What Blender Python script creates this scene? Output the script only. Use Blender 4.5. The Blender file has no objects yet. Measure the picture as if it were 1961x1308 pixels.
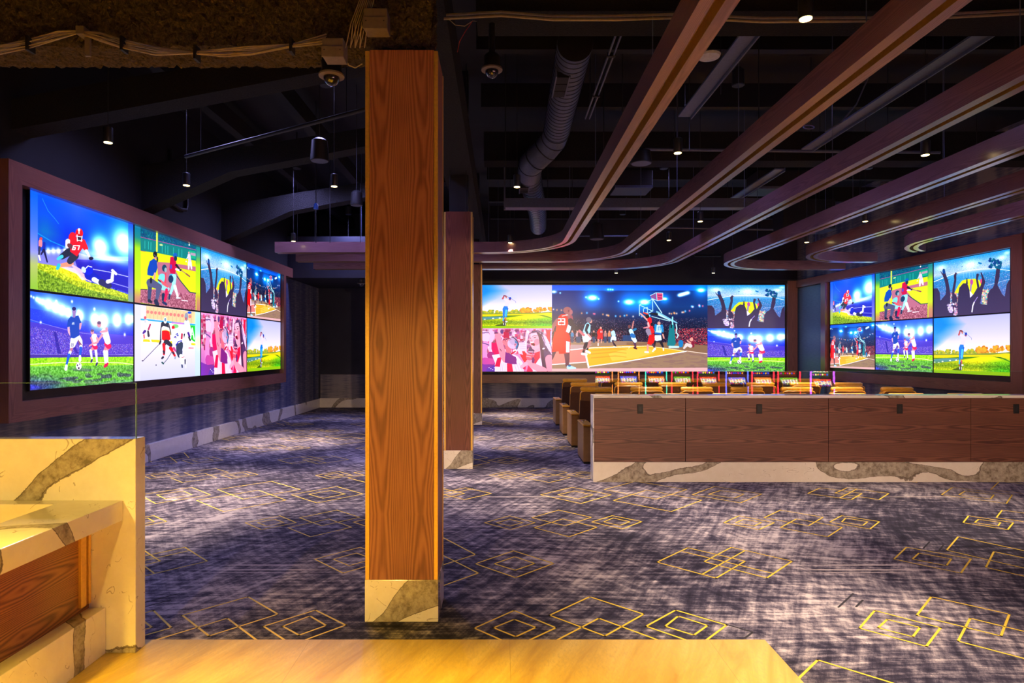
import bpy, bmesh, math, random
import numpy as np
from mathutils import Vector, Matrix

R = math.radians
random.seed(7)
SC = bpy.context.scene
COL = SC.collection

# ------------------------------------------------------------------ camera, world, exposure
F = 1215.0                      # focal length in pixels of the 1961 x 1308 frame
VX, VY, EYE = 960.0, 670.0, 1.75  # vanishing point and eye height
cam_data = bpy.data.cameras.new('camera')
cam_data.sensor_width = 36
cam_data.lens = F / 1961 * 36
cam_data.shift_x = (980.5 - VX) / 1961
cam_data.shift_y = (VY - 654.0) / 1961
cam_data.clip_end = 100
cam = bpy.data.objects.new('camera', cam_data)
cam.location = (0, 0, EYE)
cam.rotation_euler = (R(90), 0, 0)
COL.objects.link(cam)
SC.camera = cam
SC.view_settings.view_transform = 'Standard'
SC.view_settings.look = 'None'
SC.view_settings.exposure = 0.0
SC.view_settings.gamma = 1.0
SC.view_settings.use_curve_mapping = False
world = bpy.data.worlds.new('world')
SC.world = world
world.use_nodes = True
world.node_tree.nodes['Background'].inputs[0].default_value = (.05, .06, .12, 1)
world.node_tree.nodes['Background'].inputs[1].default_value = .06

PEND_W = 1050.0       # watts of a pendant
ENTRY_W = 820.0      # watts of a golden downlight added over the entry
SCREEN = 1.45        # strength of the screens
TRACK_FILL_W = 400.0      # watts of an added golden spotlight behind the viewer
WASH_FILL_W = 190.0       # watts of an added violet fill light
SLOT = 13.0           # strength of the game screens behind the viewer

def W(px, py, Y):
    """the place seen at a pixel at distance Y"""
    return Vector(((px - VX) * Y / F, Y, EYE + (VY - py) * Y / F))

# ------------------------------------------------------------------ helpers
class MB:
    """collects shapes and links them as one mesh object"""
    def __init__(s): s.v, s.f, s.uv, s.mi, s.cur = [], [], {}, [], 0
    def add(s, vs, fs):
        b = len(s.v); s.v += [tuple(v) for v in vs]
        for f in fs: s.f.append([b + i for i in f]); s.mi.append(s.cur)
        return s
    def box(s, x0, x1, y0, y1, z0, z1):
        return s.add([(x0, y0, z0), (x1, y0, z0), (x1, y1, z0), (x0, y1, z0), (x0, y0, z1), (x1, y0, z1), (x1, y1, z1), (x0, y1, z1)],
                     [(0, 3, 2, 1), (4, 5, 6, 7), (0, 1, 5, 4), (1, 2, 6, 5), (2, 3, 7, 6), (3, 0, 4, 7)])
    def tube(s, pts, r, n=8, caps=True):
        pts = [Vector(p) for p in pts]
        rs = r if isinstance(r, (list, tuple)) else [r] * len(pts)
        rings = []; prev = None
        for i, p in enumerate(pts):
            d = (pts[min(i + 1, len(pts) - 1)] - pts[max(i - 1, 0)]).normalized()
            if prev is None:
                a = Vector((0, 0, 1)) if abs(d.z) < .9 else Vector((1, 0, 0))
                a = (a - d * a.dot(d)).normalized()
            else: a = (prev - d * prev.dot(d)).normalized()
            prev = a; b = d.cross(a)
            rings.append([p + (a * math.cos(t) + b * math.sin(t)) * rs[i] for t in [2 * math.pi * k / n for k in range(n)]])
        vs = [v for g in rings for v in g]; fs = []
        for i in range(len(pts) - 1):
            for k in range(n):
                fs.append((i * n + k, i * n + (k + 1) % n, (i + 1) * n + (k + 1) % n, (i + 1) * n + k))
        if caps: fs += [tuple(range(n))[::-1], tuple(range((len(pts) - 1) * n, len(pts) * n))]
        return s.add(vs, fs)
    def lathe(s, prof, n=20, c=(0, 0, 0)):
        """profile (r, z) around a vertical axis"""
        vs, fs = [], []
        for r, z in prof:
            for k in range(n):
                t = 2 * math.pi * k / n
                vs.append((c[0] + r * math.cos(t), c[1] + r * math.sin(t), c[2] + z))
        for i in range(len(prof) - 1):
            for k in range(n):
                fs.append((i * n + k, i * n + (k + 1) % n, (i + 1) * n + (k + 1) % n, (i + 1) * n + k))
        fs += [tuple(range(n))[::-1], tuple(range((len(prof) - 1) * n, len(prof) * n))]
        return s.add(vs, fs)
    def prism(s, poly, axis, a, b):
        """polygon in the plane across an axis, extruded from a to b"""
        n = len(poly)
        def P(p, t):
            return {'X': (t, p[0], p[1]), 'Y': (p[0], t, p[1]), 'Z': (p[0], p[1], t)}[axis]
        vs = [P(p, a) for p in poly] + [P(p, b) for p in poly]
        fs = [tuple(range(n)), tuple(range(n, 2 * n))[::-1]] + [(i, i + n, (i + 1) % n + n, (i + 1) % n) for i in range(n)]
        return s.add(vs, fs)
    def build(s, name, mat, parent=None, loc=(0, 0, 0), bevel=0, smooth=False, seg=2):
        me = bpy.data.meshes.new(name)
        me.from_pydata(s.v, [], s.f)
        bm = bmesh.new(); bm.from_mesh(me); bmesh.ops.recalc_face_normals(bm, faces=bm.faces); bm.to_mesh(me); bm.free()
        o = bpy.data.objects.new(name, me)
        for m in (mat if isinstance(mat, (list, tuple)) else [mat]): me.materials.append(m)
        if any(s.mi): me.polygons.foreach_set('material_index', s.mi)
        if smooth: me.polygons.foreach_set('use_smooth', [True] * len(me.polygons)); me.set_sharp_from_angle(angle=R(40))
        o.location = loc
        COL.objects.link(o)
        if parent: o.parent = parent
        if bevel:
            b = o.modifiers.new('bevel', 'BEVEL'); b.width = bevel; b.segments = seg; b.limit_method = 'ANGLE'
        return o

def rrect(w, h, r, n=4, cx=0, cy=0):
    P = []
    for sx, sy, a in ((1, 1, 0), (-1, 1, 90), (-1, -1, 180), (1, -1, 270)):
        for k in range(n + 1):
            t = R(a + 90 * k / n)
            P.append((cx + sx * (w / 2 - r) + r * math.cos(t), cy + sy * (h / 2 - r) + r * math.sin(t)))
    return P

def tag(o, label, cat, group=None):
    o['label'] = label; o['category'] = cat
    if group: o['group'] = group
    return o
def thing(name, label, cat, loc=(0, 0, 0), rz=0, group=None):
    o = bpy.data.objects.new(name, None); o.empty_display_size = .1
    o.location = loc; o.rotation_euler = (0, 0, rz); COL.objects.link(o)
    return tag(o, label, cat, group)
def struct(o, label=None):
    o['kind'] = 'structure'
    if label: o['label'] = label
    return o
def kids(o): return [c for c in bpy.data.objects if c.parent == o]
def copy_tree(o, parent=None):
    c = o.copy(); COL.objects.link(c); c.parent = parent
    for k in kids(o): copy_tree(k, c)
    return c

# ------------------------------------------------------------------ materials
class NT:
    def __init__(s, name):
        s.m = bpy.data.materials.new(name); s.m.use_nodes = True
        s.t = s.m.node_tree; s.b = s.t.nodes['Principled BSDF']
    def n(s, kind, **kw):
        nd = s.t.nodes.new('ShaderNode' + kind)
        for k, v in kw.items():
            if k in nd.inputs.keys() if isinstance(k, str) else False: pass
            setattr(nd, k, v)
        return nd
    def l(s, a, b): s.t.links.new(a, b)
    def math(s, op, a, b=None, c=None, clamp=False):
        nd = s.t.nodes.new('ShaderNodeMath'); nd.operation = op; nd.use_clamp = clamp
        for i, x in enumerate((a, b, c)):
            if x is None: continue
            if isinstance(x, (int, float)): nd.inputs[i].default_value = x
            else: s.l(x, nd.inputs[i])
        return nd.outputs[0]
    def co(s, kind='Object', scale=(1, 1, 1), rot=(0, 0, 0), loc=(0, 0, 0)):
        tc = s.t.nodes.new('ShaderNodeTexCoord'); mp = s.t.nodes.new('ShaderNodeMapping')
        mp.inputs['Scale'].default_value = scale; mp.inputs['Rotation'].default_value = rot; mp.inputs['Location'].default_value = loc
        s.l(tc.outputs[kind], mp.inputs[0]); return mp.outputs[0]
    def noise(s, co, scale=5, detail=3, rough=.5, dist=0, out=0):
        nd = s.t.nodes.new('ShaderNodeTexNoise')
        nd.inputs['Scale'].default_value = scale; nd.inputs['Detail'].default_value = detail
        nd.inputs['Roughness'].default_value = rough; nd.inputs['Distortion'].default_value = dist
        s.l(co, nd.inputs['Vector']); return nd.outputs[out]
    def ramp(s, fac, *stops, interp='LINEAR'):
        nd = s.t.nodes.new('ShaderNodeValToRGB'); cr = nd.color_ramp; cr.interpolation = interp
        while len(cr.elements) < len(stops): cr.elements.new(.5)
        for e, (p, c) in zip(cr.elements, stops): e.position = p; e.color = (*c, 1)
        s.l(fac, nd.inputs[0]); return nd.outputs[0]
    def mix(s, fac, a, b, mode='MIX'):
        nd = s.t.nodes.new('ShaderNodeMix'); nd.data_type = 'RGBA'; nd.blend_type = mode
        for i, x in ((0, fac), (6, a), (7, b)):
            if isinstance(x, (int, float)): nd.inputs[i].default_value = x
            elif isinstance(x, tuple): nd.inputs[i].default_value = (*x, 1)
            else: s.l(x, nd.inputs[i])
        return nd.outputs[2]
    def base(s, col):
        if isinstance(col, tuple): s.b.inputs['Base Color'].default_value = (*col, 1)
        else: s.l(col, s.b.inputs['Base Color'])
        return s
    def set(s, **kw):
        for k, v in kw.items():
            k = {'rough': 'Roughness', 'metal': 'Metallic', 'coat': 'Coat Weight', 'coatr': 'Coat Roughness', 'ior': 'IOR', 'spec': 'Specular IOR Level'}[k]
            if isinstance(v, (int, float)): s.b.inputs[k].default_value = v
            else: s.l(v, s.b.inputs[k])
        return s
    def bump(s, h, strength=.3, dist=.01):
        nd = s.t.nodes.new('ShaderNodeBump'); nd.inputs['Strength'].default_value = strength; nd.inputs['Distance'].default_value = dist
        s.l(h, nd.inputs['Height']); s.l(nd.outputs[0], s.b.inputs['Normal']); return s

def plain(name, col, rough=.5, metal=0, var=.12, scale=30, bump=0):
    """one colour with a faint procedural unevenness"""
    t = NT(name); n = t.noise(t.co(), scale, 3)
    a = tuple(max(0, c * (1 - var)) for c in col); b = tuple(min(1, c * (1 + var)) for c in col)
    t.base(t.ramp(n, (.3, a), (.7, b))).set(rough=rough, metal=metal)
    if bump: t.bump(n, bump, .01)
    return t.m

def wood(name, axis='Z', uv=False, c0=(.11, .035, .016), c1=(.27, .095, .035), c2=(.42, .17, .065), rough=.3, freq=1.0, mirror=0, coat=.25, arch=1.1, lin=30, rk=.36):
    """walnut veneer: cathedral grain along one axis; mirror = width of a book-matched leaf"""
    t = NT(name)
    tc = t.t.nodes.new('ShaderNodeTexCoord'); sp = t.t.nodes.new('ShaderNodeSeparateXYZ')
    t.l(tc.outputs['UV' if uv else 'Object'], sp.inputs[0])
    X, Y, Z = sp.outputs
    if uv: al, ac = Y, X
    elif axis == 'Z': al, ac = Z, t.math('ADD', X, Y)
    elif axis == 'X': al, ac = X, t.math('ADD', Z, Y)
    else: al, ac = Y, t.math('ADD', X, Z)
    lw = mirror or .24                       # leaf width: arches nest inside every leaf
    cb = t.t.nodes.new('ShaderNodeCombineXYZ'); t.l(t.math('MULTIPLY', ac, 5.0), cb.inputs[0]); t.l(t.math('MULTIPLY', al, .9), cb.inputs[1])
    n1 = t.noise(cb.outputs[0], 1.0, 3, .5, .2)
    pu = t.math('SUBTRACT', t.math('PINGPONG', ac, lw), lw / 2 + .012)
    pu = t.math('ADD', pu, t.math('MULTIPLY', t.math('SUBTRACT', n1, .5), .05))
    pv = t.math('PINGPONG', t.math('ADD', al, arch * .37), arch)
    k0 = t.math('ADD', t.math('MULTIPLY', t.math('MULTIPLY', pu, pu), 3600 * freq), t.math('MULTIPLY', pv, lin * freq))
    rings = t.math('SINE', t.math('ADD', k0, t.math('MULTIPLY', n1, 26)))
    cf = t.t.nodes.new('ShaderNodeCombineXYZ'); t.l(t.math('MULTIPLY', ac, 190), cf.inputs[0]); t.l(t.math('MULTIPLY', al, 4), cf.inputs[1])
    n2 = t.noise(cf.outputs[0], 1, 3, .6)
    n3 = t.noise(cb.outputs[0], .8, 3, .6, .5)
    k = t.math('ADD', t.math('MULTIPLY', t.math('ADD', t.math('MULTIPLY', rings, .5), .5), rk), t.math('MULTIPLY', n2, .38))
    k = t.math('ADD', k, t.math('MULTIPLY', n3, .3))
    t.base(t.ramp(k, (.08 + rk * .5, c0), (.34 + rk * .5, c1), (.66 + rk * .5, c2))).set(rough=rough, coat=coat, coatr=.22)
    t.bump(n2, .05, .002)
    return t.m

def marble(name, off=(0, 0, 0), rough=.12, scale=.8, thin=.032, ang=30, stretch=.3):
    """cream stone crossed by long wandering grey-brown veins"""
    t = NT(name)
    c0 = t.co('Object', (1, 1, 1), (0, R(ang), R(20)))
    mp = t.t.nodes.new('ShaderNodeMapping'); mp.inputs['Scale'].default_value = (stretch, 1, 1); mp.inputs['Location'].default_value = off; t.l(c0, mp.inputs[0]); co = mp.outputs[0]
    n = t.noise(co, scale, 2, .4, .15); m = t.noise(c0, 11, 5, .7)
    d = t.math('ABSOLUTE', t.math('SUBTRACT', t.math('ADD', n, t.math('MULTIPLY', t.math('SUBTRACT', m, .5), .022)), .5))
    w = t.math('MULTIPLY', t.noise(co, scale * 1.7, 1), thin * 2)
    band = t.math('LESS_THAN', d, w)
    edge = t.math('LESS_THAN', t.math('ABSOLUTE', t.math('SUBTRACT', d, w)), .0022)
    n2 = t.noise(co, 1.9, 4, .6, .3); d2 = t.math('ABSOLUTE', t.math('SUBTRACT', n2, .5)); hair = t.math('MULTIPLY', t.math('LESS_THAN', d2, .002), t.math('GREATER_THAN', m, .52))
    body = t.ramp(m, (.35, (.8, .76, .69)), (.7, (.86, .83, .77)))
    vein = t.ramp(t.noise(c0, 16, 5, .7), (.35, (.2, .17, .13)), (.5, (.38, .34, .28)), (.65, (.5, .46, .38)))
    c = t.mix(band, body, vein); c = t.mix(t.math('MULTIPLY', edge, .8), c, (.13, .1, .08)); c = t.mix(t.math('MULTIPLY', hair, .6), c, (.3, .24, .2))
    t.base(c).set(rough=rough); return t.m

M = {}
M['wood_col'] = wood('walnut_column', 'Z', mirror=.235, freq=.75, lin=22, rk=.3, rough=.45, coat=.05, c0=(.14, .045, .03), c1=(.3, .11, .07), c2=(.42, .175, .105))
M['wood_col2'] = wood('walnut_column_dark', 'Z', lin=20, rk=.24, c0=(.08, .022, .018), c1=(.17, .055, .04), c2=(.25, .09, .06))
M['wood_panel'] = wood('walnut_panel', 'X', freq=1.1, lin=11, rk=.34, mirror=.21, arch=.95, c0=(.055, .018, .013), c1=(.15, .055, .036), c2=(.24, .1, .065), coat=0, rough=.5)
M['wood_frame_y'] = wood('walnut_frame_lengthwise', 'Y', lin=14, rk=.2, c0=(.13, .045, .035), c1=(.26, .1, .075), c2=(.36, .155, .11))
M['wood_frame_z'] = wood('walnut_frame_upright', 'Z', lin=14, rk=.2, c0=(.13, .045, .035), c1=(.26, .1, .075), c2=(.36, .155, .11))
M['wood_frame_x'] = wood('walnut_frame_crosswise', 'X', lin=14, rk=.2, c0=(.13, .045, .035), c1=(.24, .09, .065), c2=(.33, .14, .1))
M['wood_beam'] = wood('walnut_beam', uv=True, lin=14, rk=.2, c0=(.12, .046, .062), c1=(.225, .1, .13), c2=(.33, .17, .21), rough=.4, coat=1.0)
M['wood_beam'].node_tree.nodes['Principled BSDF'].inputs['Coat IOR'].default_value = 1.9
M['wood_cab'] = wood('walnut_cabinet', 'Y', mirror=.25, arch=.7, c0=(.1, .03, .012), c1=(.28, .1, .03), c2=(.42, .18, .06))
M['marble_a'] = marble('veined_quartz_column', (1.3, .4, .2), scale=1.6, thin=.05, ang=28)
M['marble_b'] = marble('veined_quartz_plinth', (2.6, 5.3, 1.9), scale=1.3, thin=.03, ang=6)
M['marble_c'] = marble('veined_quartz_counter', (1.2, 3.6, .4), scale=1.1, thin=.035, ang=52)
M['marble_d'] = marble('veined_quartz_baseboard', (2.2, 1.1, 5.0), scale=1.2, thin=.04, ang=20, stretch=.5)
M['gold'] = plain('brushed_gold', (.8, .5, .12), .38, .55, .08, 60)
M['groove_gold'] = plain('bronze_gold_groove', (.42, .25, .06), .4, .5)  # even bronze gold colour for the beam groove faces
M['pale_yarn'] = plain('pale_carpet_yarn', (.6, .52, .5), .8, 0, .2, 90)
M['dark_yarn'] = plain('dark_carpet_yarn', (.02, .018, .025), .9)
M['chrome'] = plain('chrome', (.75, .75, .78), .12, 1.0, .04)
M['black'] = plain('black_plastic', (.008, .008, .009), .6)
M['bezel'] = plain('screen_bezel', (.008, .008, .01), .3)
M['steel'] = plain('black_painted_steel', (.012, .012, .016), .5)
M['steel2'] = plain('grey_blue_painted_steel', (.1, .12, .22), .42)
M['can'] = plain('pendant_can_black', (.02, .022, .03), .35)
M['leather'] = plain('lit_caramel_leather', (.82, .42, .03), .32, 0, .1, 14, .1)  # caramel made stronger to hold the yellow light on the seats
M['leather2'] = plain('tan_leather', (.46, .24, .07), .42, 0, .1, 14, .1)
M['shell'] = plain('dark_brown_back_shell', (.13, .06, .028), .5)
M['white'] = plain('white_plastic', (.6, .6, .62), .4)
M['box'] = plain('grey_junction_box', (.16, .13, .13), .55)
M['wire'] = plain('grey_cable', (.34, .27, .2), .5)
M['red'] = plain('red_plastic', (.6, .05, .04), .4)
M['ceil'] = plain('black_ceiling_paint', (.006, .006, .009), .8, 0, .3, 4)
M['cord'] = plain('black_cord', (.02, .02, .025), .6)

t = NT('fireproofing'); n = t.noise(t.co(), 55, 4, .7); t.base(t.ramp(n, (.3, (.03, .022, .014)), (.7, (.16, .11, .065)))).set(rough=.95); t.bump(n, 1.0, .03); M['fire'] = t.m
t = NT('shaded_fireproofing'); n = t.noise(t.co(), 55, 4, .7); t.base(t.ramp(n, (.3, (.003, .003, .004)), (.7, (.014, .013, .016)))).set(rough=.95); t.bump(n, 1.0, .03); M['fire_shade'] = t.m  # same fireproofing, with the ceiling's gloom put into its colour

t = NT('navy_wallcovering')   # slubby woven stripes; their blue also holds light from the video wall
co = t.co('Object', (1, 1, 14)); n = t.noise(co, 3.2, 4, .6); n2 = t.noise(t.co('Object', (2.2, 2.2, .06)), 1.0, 2, .5)
k = t.math('ADD', t.math('MULTIPLY', n, .35), t.math('MULTIPLY', n2, .65))
t.base(t.ramp(k, (.4, (.045, .055, .14)), (.5, (.13, .13, .19)), (.6, (.3, .28, .3)))).set(rough=.7); t.bump(n, .15, .004); M['wall'] = t.m
t = NT('black_wall_paint'); n = t.noise(t.co(), 2, 3); t.base(t.ramp(n, (.3, (.018, .02, .035)), (.7, (.028, .03, .05)))).set(rough=.7); M['wall_dark'] = t.m
M['wall_top'] = plain('near_black_upper_wall', (.007, .007, .011), .8, 0, .2, 3)  # upper wall coloured darker than the wallcovering below it
t = NT('steel_blue_wall_panel'); n = t.noise(t.co('Object', (1, 1, 12)), 6, 3); t.base(t.ramp(n, (.3, (.1, .17, .26)), (.7, (.14, .23, .34)))).set(rough=.5); M['wall_blue'] = t.m

t = NT('patterned_carpet')    # charcoal and lavender brushed streaks
tc = t.co('Object'); w = t.noise(tc, .45, 2, .5, 0, 1)
sb = t.t.nodes.new('ShaderNodeVectorMath'); sb.operation = 'MULTIPLY_ADD'; t.l(w, sb.inputs[0]); sb.inputs[1].default_value = (.45, .45, 0); t.l(tc, sb.inputs[2])
def streak(sc, rot, s, d=3):
    m0 = t.t.nodes.new('ShaderNodeMapping'); m0.inputs['Rotation'].default_value = (0, 0, rot); t.l(sb.outputs[0], m0.inputs[0])
    mp = t.t.nodes.new('ShaderNodeMapping'); mp.inputs['Scale'].default_value = sc; t.l(m0.outputs[0], mp.inputs[0])
    return t.noise(mp.outputs[0], s, d, .65)
a = streak((1, 8, 1), R(2), 2.2, 5); b = streak((1, 6, 1), R(-62), 2.4, 5); d = streak((1, 6, 1), R(58), 2.4, 5); c = streak((1, 22, 1), 0, 2.2, 3)
sel = t.noise(tc, .55, 2)
mxv = t.math('ADD', t.math('MULTIPLY', a, .38), t.math('MULTIPLY', b, .34)); mxv = t.math('ADD', mxv, t.math('MULTIPLY', c, .16)); mxv = t.math('ADD', mxv, t.math('MULTIPLY', d, .24)); mxv = t.math('ADD', mxv, t.math('MULTIPLY', t.math('SUBTRACT', sel, .5), .35))
fz = t.noise(tc, 220, 2, .7); mxv = t.math('ADD', mxv, t.math('MULTIPLY', t.math('SUBTRACT', fz, .5), .16))
t.base(t.ramp(mxv, (.44, (.011, .010, .022)), (.52, (.036, .032, .058)), (.59, (.17, .15, .185)), (.67, (.54, .48, .48)))).set(rough=.9, spec=.25); t.bump(fz, .3, .004); M['carpet'] = t.m
M['yarn'] = plain('gold_carpet_yarn', (.85, .6, .04), .6, 0, .1, 120)

t = NT('travertine_tile')
mq = t.t.nodes.new('ShaderNodeMapping'); mq.inputs['Scale'].default_value = (7, 1, 1); t.l(t.co('Object', (1, 1, 1), (0, 0, R(22))), mq.inputs[0]); co = mq.outputs[0]; n = t.noise(co, 1.2, 5, .65, .6); m2 = t.ramp(t.noise(t.co('Object', (3, 1, 1), (0, 0, R(22))), 26, 4, .7), (.45, (0, 0, 0)), (.7, (1, 1, 1)))
c = t.mix(t.math('MULTIPLY', m2, .5), t.ramp(n, (.3, (.46, .28, .07)), (.5, (.62, .42, .11)), (.68, (.72, .52, .17))), (.45, .32, .15))
tl = t.t.nodes.new('ShaderNodeTexBrick'); tl.offset = .5; tl.inputs['Scale'].default_value = 1; tl.inputs['Brick Width'].default_value = 1.2; tl.inputs['Row Height'].default_value = .6; tl.inputs['Mortar Size'].default_value = .0016
t.l(t.co('Object', (1, 1, 1), (0, 0, R(0)), (.55, .38, 0)), tl.inputs[0])
t.base(t.mix(t.math('MULTIPLY', tl.outputs['Fac'], .55), c, (.28, .18, .07))).set(rough=.34, spec=.3); M['tile'] = t.m

t = NT('clear_glass'); tr = t.n('BsdfTransparent'); gl = t.n('BsdfGlossy'); gl.inputs['Roughness'].default_value = 0.0
lw = t.n('LayerWeight'); lw.inputs[0].default_value = .5; fac = t.math('MULTIPLY_ADD', t.math('POWER', lw.outputs['Facing'], 5), .85, .055); mx = t.n('MixShader'); tr.inputs[0].default_value = (.96, .98, .97, 1)
t.l(fac, mx.inputs[0]); t.l(tr.outputs[0], mx.inputs[1]); t.l(gl.outputs[0], mx.inputs[2]); t.l(mx.outputs[0], t.t.nodes['Material Output'].inputs[0]); M['glass'] = t.m
t = NT('glass_edge'); t.base((.25, .5, .42)).set(rough=.1); t.b.inputs['Emission Color'].default_value = (0, 0, 0, 1); M['glass_edge'] = t.m
t = NT('smoked_dome'); t.base((.02, .02, .03)).set(rough=.03, coat=1, coatr=0); M['dome'] = t.m

def emit(name, col, k):
    t = NT(name); e = t.n('Emission'); e.inputs[0].default_value = (*col, 1); e.inputs[1].default_value = k
    t.l(e.outputs[0], t.t.nodes['Material Output'].inputs[0]); return t.m
M['lamp'] = emit('warm_lamp_lens', (1, .72, .28), 9)
M['lamp_gold'] = emit('golden_lamp_lens', (1, .6, .12), 12)  # lens glow of the added golden lamps

def screen_mat(name, arr, k):
    """a lit display: its picture is computed above and shown as emission under a glossy sheet"""
    h, w = arr.shape[:2]
    im = bpy.data.images.new(name, w, h)
    px = np.ones((h, w, 4), np.float32); px[..., :3] = arr[::-1]
    im.pixels.foreach_set(px.ravel()); im.update(); im.pack()
    t = NT(name); it = t.n('TexImage'); it.image = im; it.extension = 'EXTEND'
    tc = t.t.nodes.new('ShaderNodeTexCoord'); t.l(tc.outputs['UV'], it.inputs[0])
    t.base((.01, .01, .01)).set(rough=.25)
    gm = t.n('Gamma'); gm.inputs[1].default_value = 1.15; t.l(it.outputs[0], gm.inputs[0]); t.l(gm.outputs[0], t.b.inputs['Emission Color']); t.b.inputs['Emission Strength'].default_value = k
    return t.m

def picture(name, mat, p0, ax, up, w, h, parent=None):
    """a flat lit picture: corner p0 (lower left as seen), width along ax, height along up"""
    p0, ax, up = Vector(p0), Vector(ax), Vector(up)
    me = bpy.data.meshes.new(name)
    vs = [p0, p0 + ax * w, p0 + ax * w + up * h, p0 + up * h]
    me.from_pydata([tuple(v) for v in vs], [], [(0, 1, 2, 3)])
    uv = me.uv_layers.new(name='UVMap')
    for i, c in enumerate(((0, 0), (1, 0), (1, 1), (0, 1))): uv.data[i].uv = c
    me.materials.append(mat)
    o = bpy.data.objects.new(name, me); COL.objects.link(o)
    if parent: o.parent = parent
    return o
# ------------------------------------------------------------------ pictures shown on the screens
class Canvas:
    """A picture computed from shapes; shapes are given in the frame of a quad and mapped to it."""
    def __init__(s, w, h, quad):
        s.w, s.h = w, h
        s.a = np.zeros((h, w, 3), np.float32)
        yy, xx = np.mgrid[0:h, 0:w].astype(np.float32)
        s.xx, s.yy = xx + .5, yy + .5
        s.u, s.v = s.xx / w, s.yy / h
        src = np.array(quad, float)
        dst = np.array([(0, 0), (w, 0), (w, h), (0, h)], float)
        A, b = [], []
        for (x, y), (X, Y) in zip(src, dst):
            A.append([x, y, 1, 0, 0, 0, -X * x, -X * y]); b.append(X)
            A.append([0, 0, 0, x, y, 1, -Y * x, -Y * y]); b.append(Y)
        s.H = np.append(np.linalg.solve(np.array(A), np.array(b)), 1).reshape(3, 3)
        s.rng = np.random.RandomState(5)
    def m(s, pts):
        p = np.array(pts, float)
        q = np.c_[p, np.ones(len(p))] @ s.H.T
        return q[:, :2] / q[:, 2:]
    def _mask(s, q):
        x0, y0 = np.floor(q.min(0)).astype(int) - 1
        x1, y1 = np.ceil(q.max(0)).astype(int) + 2
        x0, y0, x1, y1 = max(x0, 0), max(y0, 0), min(x1, s.w), min(y1, s.h)
        if x0 >= x1 or y0 >= y1: return None
        X, Y = s.xx[y0:y1, x0:x1], s.yy[y0:y1, x0:x1]
        ins = np.zeros(X.shape, bool)
        for i in range(len(q)):
            ax, ay = q[i - 1]; bx, by = q[i]
            if ay == by: continue
            c = ((ay > Y) != (by > Y)) & (X < (bx - ax) * (Y - ay) / (by - ay) + ax)
            ins ^= c
        return (slice(y0, y1), slice(x0, x1)), ins
    def poly(s, col, pts, al=1.0, raw=False):
        q = np.array(pts, float) if raw else s.m(pts)
        r = s._mask(q)
        if r is None: return
        sl, ins = r
        k = ins[..., None] * al
        s.a[sl] = s.a[sl] * (1 - k) + np.array(col, np.float32) * k
    def limb(s, col, *pr, al=1.0):
        """a tapering stroke through (x, y, r) joints"""
        for (x0, y0, r0), (x1, y1, r1) in zip(pr[:-1], pr[1:]):
            d = math.hypot(x1 - x0, y1 - y0) or 1e-6
            t = math.atan2(y1 - y0, x1 - x0)
            P = [(x0 + r0 * math.cos(t + math.pi / 2 + k * math.pi / 6), y0 + r0 * math.sin(t + math.pi / 2 + k * math.pi / 6)) for k in range(7)]
            P += [(x1 + r1 * math.cos(t - math.pi / 2 + k * math.pi / 6), y1 + r1 * math.sin(t - math.pi / 2 + k * math.pi / 6)) for k in range(7)]
            s.poly(col, P, al)
    def ell(s, col, x, y, rx, ry, rot=0, al=1.0):
        c, n = math.cos(math.radians(rot)), math.sin(math.radians(rot))
        s.poly(col, [(x + rx * math.cos(t) * c - ry * math.sin(t) * n, y + rx * math.cos(t) * n + ry * math.sin(t) * c)
                     for t in np.linspace(0, 2 * math.pi, 22)[:-1]], al)
    def line(s, col, w, *pts, al=1.0):
        s.limb(col, *[(x, y, w / 2) for x, y in pts], al=al)
    def grad(s, *stops):
        """vertical gradient over v: (v, colour) stops"""
        v = [a for a, _ in stops]
        for k in range(3):
            s.a[..., k] = np.interp(s.v, v, [c[k] for _, c in stops])
    def glow(s, col, x, y, r, k=1.0, sx=1.0, sy=1.0):
        c = s.m([(x, y), (x + r, y)])
        R = abs(c[1][0] - c[0][0]) + 1e-6
        d = ((s.xx - c[0][0]) / (R * sx)) ** 2 + ((s.yy - c[0][1]) / (R * sy)) ** 2
        g = (np.exp(-d) * k)[..., None]
        s.a = s.a + (np.array(col, np.float32) - s.a * .6) * np.clip(g, 0, 1)
    def noise(s, cx, cy):
        """smooth value noise, cx by cy cells"""
        g = s.rng.rand(cy + 2, cx + 2).astype(np.float32)
        fx, fy = s.u * cx, s.v * cy
        ix, iy = fx.astype(int), fy.astype(int)
        tx, ty = fx - ix, fy - iy
        return (g[iy, ix] * (1 - tx) + g[iy, ix + 1] * tx) * (1 - ty) + (g[iy + 1, ix] * (1 - tx) + g[iy + 1, ix + 1] * tx) * ty
    def bar(s, u0, u1, *stops):
        """blurred side bar between two picture fractions"""
        v = [a for a, _ in stops]; M = ((s.u >= u0) & (s.u <= u1)).astype(np.float32)[..., None] * .9
        B = np.stack([np.interp(s.v, v, [c[k] for _, c in stops]) for k in range(3)], -1)
        s.a = s.a * (1 - M) + B.astype(np.float32) * M
    def region(s, pts):
        r = s._mask(s.m(pts)); M = np.zeros((s.h, s.w), np.float32)
        if r: M[r[0]] = r[1]
        return M
    def mix(s, col, M):
        k = np.clip(M, 0, 1)[..., None]
        s.a = s.a * (1 - k) + np.array(col, np.float32) * k
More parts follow.
